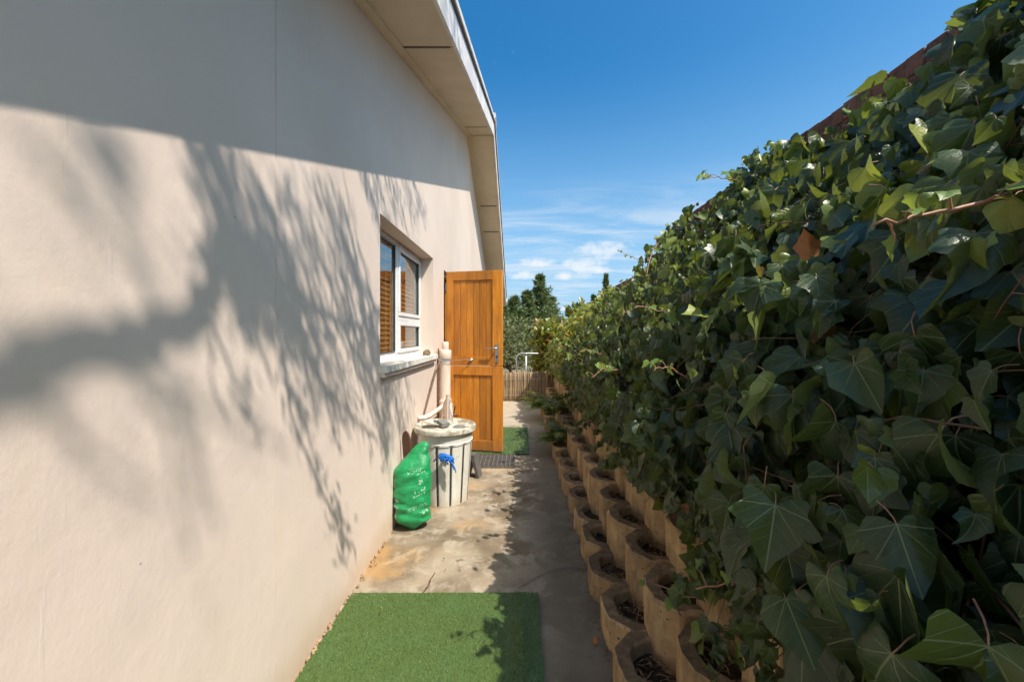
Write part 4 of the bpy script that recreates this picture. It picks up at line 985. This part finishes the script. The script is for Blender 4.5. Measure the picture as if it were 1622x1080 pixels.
ip(trail.build('trailing_stems', 'vine', ivy, True, False))['kind'] = 'stuff'
tf_ = np.array(tf_); ip(leaf_cloud('trailing_leaves', IVY, np.array(tp_), frame(tf_[:, 0], tf_[:, 1]), np.array(ts_), np.array(tt_), np.array(tr_), 'ivy', ivy, 'stuff'))
lf_ = np.array(lf_); ip(leaf_cloud('young_leaves', IVY, np.array(lp_), frame(lf_[:, 0], lf_[:, 1]), np.array(ls_), np.array(lt_), np.array(lr_), 'ivy_young', ivy, 'stuff'))
tv, tf, tp = IVY[5]; me = bpy.data.meshes.new('dead_leaf'); me.from_pydata((tv * [.8, 1, 3.2]).tolist(), [], tf); me.materials.append(M['dryleaf']); me.polygons.foreach_set('use_smooth', [True] * len(me.polygons))
o = bpy.data.objects.new('dead_leaf', me); link(o, ivy); ip(o); o.location = (.73, 1.0, 1.55); o.rotation_euler = (R(70), R(20), R(150)); o.scale = (.066, .072, .08); o['label'] = 'curled orange-brown dead leaf'

# ------------------------------------------------------------------ ferns
def fern(loc, n, L, label, seed, group='ferns along the foot of the planter wall'):
    r = random.Random(seed); root = empty('fern', loc); tag(root, label, 'fern', group); st_ = MB(); P_, T__, N_, S_ = [], [], [], []
    for k in range(n):
        a = r.uniform(0, 6.28); l = L * r.uniform(.65, 1.1); el = r.uniform(.5, 1.35); hd = Vector((math.cos(a), math.sin(a), 0)); p = Vector((r.gauss(0, .02), r.gauss(0, .02), 0)); pts = [p.copy()]; n_ = 15
        for q in range(n_):
            e_ = el - 1.5 * (q / n_) ** 1.4; d = hd * math.cos(e_) + Vector((0, 0, math.sin(e_))); p = p + d * l / n_; pts.append(p.copy())
            if q > 1:
                w_ = l * .17 * math.sin(math.pi * min(1, (q / n_) ** .7)) + .008; sd = hd.cross(Vector((0, 0, 1)))
                for s in (-1, 1):
                    for h_ in (0, .5):
                        P_.append((p - d * l / n_ * h_)[:]); T__.append((sd * s + d * .35 + Vector((0, 0, -.2)))[:]); N_.append((Vector((0, 0, 1)) + d * .2)[:]); S_.append(w_)
        st_.tube(pts, [.0022 * (1 - .7 * q / len(pts)) for q in range(len(pts))], 4, False)
    st_.build('fronds', 'fern', root, True, False)['kind'] = 'stuff'; N = len(P_)
    leaf_cloud('leaflets', [simple_leaf(.11, 2)], np.array(P_), frame(np.array(T__), np.array(N_)), np.array(S_), np.zeros(N, int), rng.random(N), 'fern', root, 'stuff')
fern((.45, 4.5, .14), 46, .40, 'dark green fern spilling onto the path in front of the planter blocks', 1)
fern((.42, 6.3, .14), 60, .54, 'yellow-green fern at the far end of the planter wall before the reed fence', 2)
fern((.46, 5.35, .30), 26, .36, 'fern between the dark fern and the yellow-green fern', 3)

# ------------------------------------------------------------------ reed fence, pipe rail
rf_ = empty('reed_fence', (-.1, 8.02, 0)); tag(rf_, 'low brown reed fence across the end of the path', 'fence')
rms = []
for q in range(6):
    r = random.Random(q); pts = [(r.gauss(0, .003), r.gauss(0, .003), .58 * t / 5) for t in range(6)]; rr = r.uniform(.006, .010)
    o = MB().tube(pts, [rr * r.uniform(.85, 1.1) for _ in pts], 6).build('reed', 'reed', rf_, True); rms.append(o.data); bpy.data.objects.remove(o)
x = -.80
while x < 1.3:
    o = share(random.choice(rms), 'reed', rf_, (x, random.gauss(0, .007), random.uniform(-.012, .0)), (0, random.gauss(0, .015), random.uniform(0, 6)), (1, 1, random.uniform(.97, 1.04))); x += random.uniform(.011, .016)
MB().box(-.8, 1.3, .014, .024, .03, .56).build('backing', 'reed', rf_)
for z in (.12, .45): MB().tube([(-.8, -.013, z), (1.3, -.013, z)], .002, 5).build('binding_wire', 'galv', rf_)
rl = empty('pipe_rail', (0, 8.7, 0)); tag(rl, 'galvanised pipe handrail rising behind the reed fence', 'handrail')
pts = [(-.11, 0, 0), (-.11, 0, .80)] + [(-.11 + .13 * (1 - math.cos(a)), 0, .80 + .13 * math.sin(a)) for a in np.linspace(.15, math.pi / 2, 7)] + [(.9, .1, .91)]
MB().tube(pts, .016, 10).build('top_rail', 'galv', rl, True); MB().tube([(.10, 0, 0), (.10, 0, .925)], .021, 10).build('post', 'galv', rl, True); MB().tube([(.10, 0, .885), (.10, 0, .945)], .028, 10).build('clamp', 'galv', rl, True)

# ------------------------------------------------------------------ shrubs and trees beyond the fence
def shrub(name, label, cat, loc, rx, rz_, n, ls, mat, tm, seed, trunk=.05, group=None, clumps=26):
    r = np.random.default_rng(seed); root = empty(name, loc); tag(root, label, cat, group)
    c = r.normal(size=(clumps, 3)); c /= np.linalg.norm(c, axis=1, keepdims=True); c *= (r.random((clumps, 1)) ** .45) * .72; c = c * [rx, rx, rz_] + [0, 0, rz_ * 1.02]
    k = r.integers(0, clumps, n); d = r.normal(size=(n, 3)); d /= np.linalg.norm(d, axis=1, keepdims=True); rad = r.random(n) ** .5
    p = c[k] + d * rad[:, None] * np.array([rx, rx, rz_]) * r.uniform(.26, .44, clumps)[k][:, None]; p[:, 2] = np.maximum(p[:, 2], .03)
    tip = d + r.normal(0, .6, (n, 3)) + [0, 0, .2]; nr = d * .5 + r.normal(0, .6, (n, 3)) + [0, 0, .6]
    leaf_cloud('crown', [tm], p, frame(tip, nr), r.uniform(.65, 1.3, n) * ls, np.zeros(n, int), r.random(n), mat, root, 'stuff')
    m = MB(); m.tube([(0, 0, -.02), (.02, 0, rz_ * .5), (-.03, .02, rz_ * 1.1)], [trunk, trunk * .75, trunk * .4], 8)
    for q in range(clumps): m.tube([(0, 0, rz_ * .3), tuple(c[q] * [.5, .5, .7]), tuple(c[q])], [trunk * .45, trunk * .3, trunk * .12], 5, False)
    m.build('trunk', 'bark', root, True, False)
shrub('olive_bush', 'grey-green olive bush just beyond the reed fence beside the door', 'bush', (-.35, 12.0, 0), 1.25, .92, 9000, .085, 'olive', simple_leaf(.17, 2), 5)
shrub('olive_bush', 'grey-green bush further behind the olive bush and the house corner', 'bush', (-1.9, 15.5, 0), 1.7, 1.15, 7000, .10, 'olive', simple_leaf(.17, 2), 8)
shrub('grape_vine', 'bright green and yellow vine with red autumn leaves behind the handrail', 'vine', (.85, 9.3, .12), .80, .86, 2600, .11, 'vineleaf', (IVY[2][0], IVY[2][1], IVY[2][2]), 6, .02)
shrub('grape_vine', 'reddish autumn vine at the brick wall end above the ivy', 'vine', (1.35, 10.3, .45), .75, .90, 2000, .11, 'vineleaf', (IVY[7][0], IVY[7][1], IVY[7][2]), 12, .02)
vr = empty('grape_vine', (.9, 7.4, .5)); tag(vr, 'sunny yellow-green vine spilling over the far end of the ivy', 'vine'); VM = Matrix.Translation((-.9, -7.4, -.5))
N = 2300; vu = rng.uniform(.05, 1, N); vy = 5.6 + 3.2 * rng.random(N) ** .7; vp = np.zeros((N, 3)); vn = np.zeros((N, 3))
for k in range(N): x, z, nn = section(vu[k], vy[k]); d_ = rng.uniform(-.10, .04); vp[k] = (x + nn[0] * -d_, vy[k], z - nn[1] * d_ + .04); vn[k] = (nn[0], -.4, nn[1] + .5)
o = leaf_cloud('crown', [IVY[k] for k in (2, 7, 11)], vp, frame(rng.normal(0, .5, (N, 3)) + [0, -.2, -.6], vn + rng.normal(0, .4, (N, 3))), rng.uniform(.05, .10, N), rng.integers(0, 3, N), rng.random(N) * .92, 'vineleaf', vr, 'stuff'); o.matrix_parent_inverse = VM
vt = MB()
for k in range(12):
    y = 5.7 + .24 * k; vt.tube([(section(u, y + .3 * u)[0], y + .3 * u, section(u, y + .3 * u)[1]) for u in (.1, .3, .5, .7, .9)], .005, 5, False)
o = vt.build('stem', 'vine', vr, True, False); o.matrix_parent_inverse = VM
def conifer(loc, h, rr, label, seed):
    r = random.Random(seed); root = empty('conifer', loc); tag(root, label, 'tree', 'conifers on the skyline'); tk = MB(); tk.tube([(0, 0, 0), (0, 0, h * .5), (0, 0, h)], [h * .02, h * .012, .006], 8); P_, T__, N_, S_ = [], [], [], []
    nb = int(210 * h / 5)
    for k in range(nb):
        t = (k + r.random()) / nb; z = h * (.05 + .93 * t); L = rr * (1 - t) ** .75 * r.choice((.55, .8, 1.0, 1.35)) + .05; a = r.uniform(0, 6.28); hd = Vector((math.cos(a), math.sin(a), 0)); p0 = Vector((0, 0, z)); e0 = r.uniform(.15, .7); pts = [p0[:]]; n_ = 5; p = p0
        for q in range(n_):
            e_ = e0 + .9 * q / n_; p = p + (hd * math.cos(e_) + Vector((0, 0, math.sin(e_)))) * L / n_; pts.append(p[:])
            for s in range(11):
                b = p - hd * r.random() * L / n_; d = Vector((hd.x + r.gauss(0, .7), hd.y + r.gauss(0, .7), .5 + r.gauss(0, .5))).normalized(); P_.append(b[:]); T__.append(d[:]); N_.append((r.gauss(0, 1), r.gauss(0, 1), r.gauss(0, 1))); S_.append(r.uniform(.10, .26) * (.5 + .5 * rr))
        tk.tube(pts, [.012 * (1 - t) + .004] * 2 + [.004] * (len(pts) - 2), 4, False)
    tk.build('trunk', 'bark', root, True, False); N = len(P_)
    leaf_cloud('crown', [simple_leaf(.10, 1)], np.array(P_), frame(np.array(T__), np.array(N_)), np.array(S_), np.zeros(N, int), rng.random(N), 'conifer', root, 'stuff')
conifer((1.05, 22, 0), 4.6, 1.35, 'tallest dark conifer standing behind the olive bush', 1)
conifer((.30, 21, 0), 3.6, 1.2, 'conifer just left of the tallest conifer', 2)
conifer((-.35, 20, 0), 3.2, 1.2, 'conifer between the house corner and the other conifers', 3)
conifer((-.95, 19, 0), 2.9, 1.1, 'conifer half hidden by the house eave', 4)
conifer((1.75, 23, 0), 3.5, 1.1, 'conifer just right of the tallest conifer', 6)
conifer((5.1, 24, 0), 5.0, .50, 'slender lone conifer rising behind the stepped brick wall', 5)
conifer((4.45, 24.5, 0), 3.75, .6, 'short conifer beside the slender lone conifer', 7)

# ------------------------------------------------------------------ the tree behind the camera whose shadow falls on the wall
tree = empty('tree', (2.7, -4.3, 0)); tag(tree, 'feathery tree behind the viewer casting its branch shadow on the wall', 'tree'); TM = Matrix.Translation((-2.7, 4.3, 0))
def sp(px, py, t):
    """a branch point given by where its shadow meets the wall and how far off the wall it hangs"""
    y = -WX * 630 / (826 - px); z = H + (529 - py) * y / 630; return Vector((WX, y, z)) + SUN * t
br_ = MB(); LP_, LT_, LN_, LS_ = [], [], [], []
def leaves(p, d, n, spread=.05):
    for _ in range(n):
        q = p + Vector((random.gauss(0, spread), random.gauss(0, spread), random.gauss(0, spread))); LP_.append(q[:]); dd = d + Vector((random.gauss(0, .35), random.gauss(0, .35), random.gauss(0, .35))); LT_.append(dd[:]); LN_.append((random.gauss(0, 1), random.gauss(0, 1), random.gauss(0, 1))); LS_.append(random.uniform(.04, .09))
def branch(pts, r0, r1, n=8, lf=0, spread=.04):
    P = [Vector(p) for p in pts]; fine = []
    for a, b in zip(P[:-1], P[1:]):
        for q in range(4): fine.append(a.lerp(b, q / 4) + Vector((random.gauss(0, .008),) * 3))
    fine.append(P[-1]); N = len(fine); br_.tube(fine, [r0 + (r1 - r0) * q / N for q in range(N)], n, False)
    if lf:
        for q in range(N): leaves(fine[q], (fine[min(q + 1, N - 1)] - fine[max(0, q - 1)]).normalized(), lf, spread)
T0 = 3.1
main = [(-60, 612), (0, 597), (120, 562), (230, 532), (305, 505), (335, 455), (345, 400), (362, 372), (400, 390), (440, 448), (500, 492), (560, 520), (602, 492)]
mp = [sp(x, y, T0 + .8 * max(0, 1 - k / 6)) for k, (x, y) in enumerate(main)]
branch([(2.7, -4.3, -.1), (2.62, -4.1, 2.0), (2.5, -3.7, 4.0), (2.2, -3.0, 5.4), (1.85, -2.3, 6.0), mp[0]], .17, .033, 12)
branch(mp[:7], .033, .026, 8); branch(mp[6:], .022, .009, 8)
branch([(2.5, -3.7, 4.0), (3.2, -4.4, 6.5), (3.9, -5.2, 9.0)], .10, .03, 8); branch([(2.62, -4.1, 2.6), (3.4, -3.9, 4.5), (4.6, -3.6, 6.2)], .08, .02, 8)
for k in range(60):       # rest of the crown, away from the wall
    c = Vector((3.6, -5.2, 7.6)) + Vector((random.gauss(0, 1.1), random.gauss(0, .9), random.gauss(0, 1.2))); branch([(3.3, -4.6, 6.7), c * .5 + Vector((3.3, -4.6, 6.9)) * .5, c, c + Vector((random.gauss(0, .3), random.gauss(0, .3), -.4))], .015, .004, 5, 10, .10)
def px_branch(a, b, c, t, r0=.010, lf=3, spread=.03):
    branch([sp(*a, t), sp(*b, t + random.gauss(0, .12)), sp(*c, t + random.gauss(0, .2))], r0, r0 * .35, 5, lf, spread)
def bez(m, f):
    t = f * (len(m) - 1); i = min(int(t), len(m) - 2); return (m[i][0] + (m[i + 1][0] - m[i][0]) * (t - i), m[i][1] + (m[i + 1][1] - m[i][1]) * (t - i))
fan = main[5:]
for k in range(54):       # shoots rising to the upper left
    x, y = bez(fan, .20 + .80 * random.random() ** .7); L = random.uniform(90, 240); s = random.uniform(.22, .50)
    px_branch((x, y), (x - L * s * .4 + random.gauss(0, 6), y - L * .5), (x - L * s + random.gauss(0, 8), y - L), T0 + random.uniform(-.3, .6), random.uniform(.005, .010), random.choice((1, 2, 3)))
for k in range(58):       # shoots hanging to the lower right
    x, y = bez(fan, .15 + .85 * random.random()); L = random.uniform(80, 240); s = random.uniform(.2, .5)
    if x < 400: L *= .7
    px_branch((x, y), (x + L * s * .55 + random.gauss(0, 6), y + L * .5), (min(612, x + L * s), y + L), T0 + random.uniform(-.6, .3), random.uniform(.005, .010), random.choice((3, 4, 5)))
px_branch((440, 520), (470, 690), (545, 850), T0 - .6, .010, 6); px_branch((520, 800), (540, 835), (552, 862), T0 - .7, .004, 12, .045)
px_branch((450, 600), (480, 660), (510, 760), T0 - .5, .009, 7); px_branch((560, 520), (590, 640), (616, 745), T0 - .4, .009, 8)
px_branch((470, 500), (520, 620), (600, 700), T0 - .3, .009, 7); px_branch((345, 520), (375, 610), (400, 660), T0 - .2, .008, 5)
for (a, b, c) in (((120, 190), (165, 270), (222, 360)), ((150, 190), (190, 250), (215, 300)), ((60, 250), (130, 330), (250, 455)), ((210, 560), (270, 680), (300, 880)), ((230, 575), (330, 650), (460, 715)), ((60, 620), (120, 700), (260, 800)), ((265, 600), (295, 680), (320, 770))):
    px_branch(a, b, c, T0 + 3.4, .012, 3, .05)
for k in range(16):       # fine sprays over the window
    x = random.uniform(585, 672); px_branch((x - 18, 250 + random.uniform(-20, 20)), (x - 4, 310), (x + 8, 330 + random.uniform(0, 60)), T0 - .6 + random.uniform(-.3, .3), .006, 4, .03)
for k in range(16):       # and below the sill
    x = random.uniform(590, 655); px_branch((x - 25, 540), (x - 8, 600), (x + 6, 640 + random.uniform(0, 80)), T0 + .3 + random.uniform(-.3, .3), .006, 4, .03)
b_o = br_.build('trunk', 'bark', tree, True, False); b_o.matrix_parent_inverse = TM
LT_ = np.array(LT_); N = len(LP_); c_o = leaf_cloud('crown', [simple_leaf(.11, 1)], np.array(LP_), frame(LT_, np.array(LN_)), np.array(LS_), np.zeros(N, int), rng.random(N), 'treeleaf', tree, 'stuff'); c_o.matrix_parent_inverse = TM
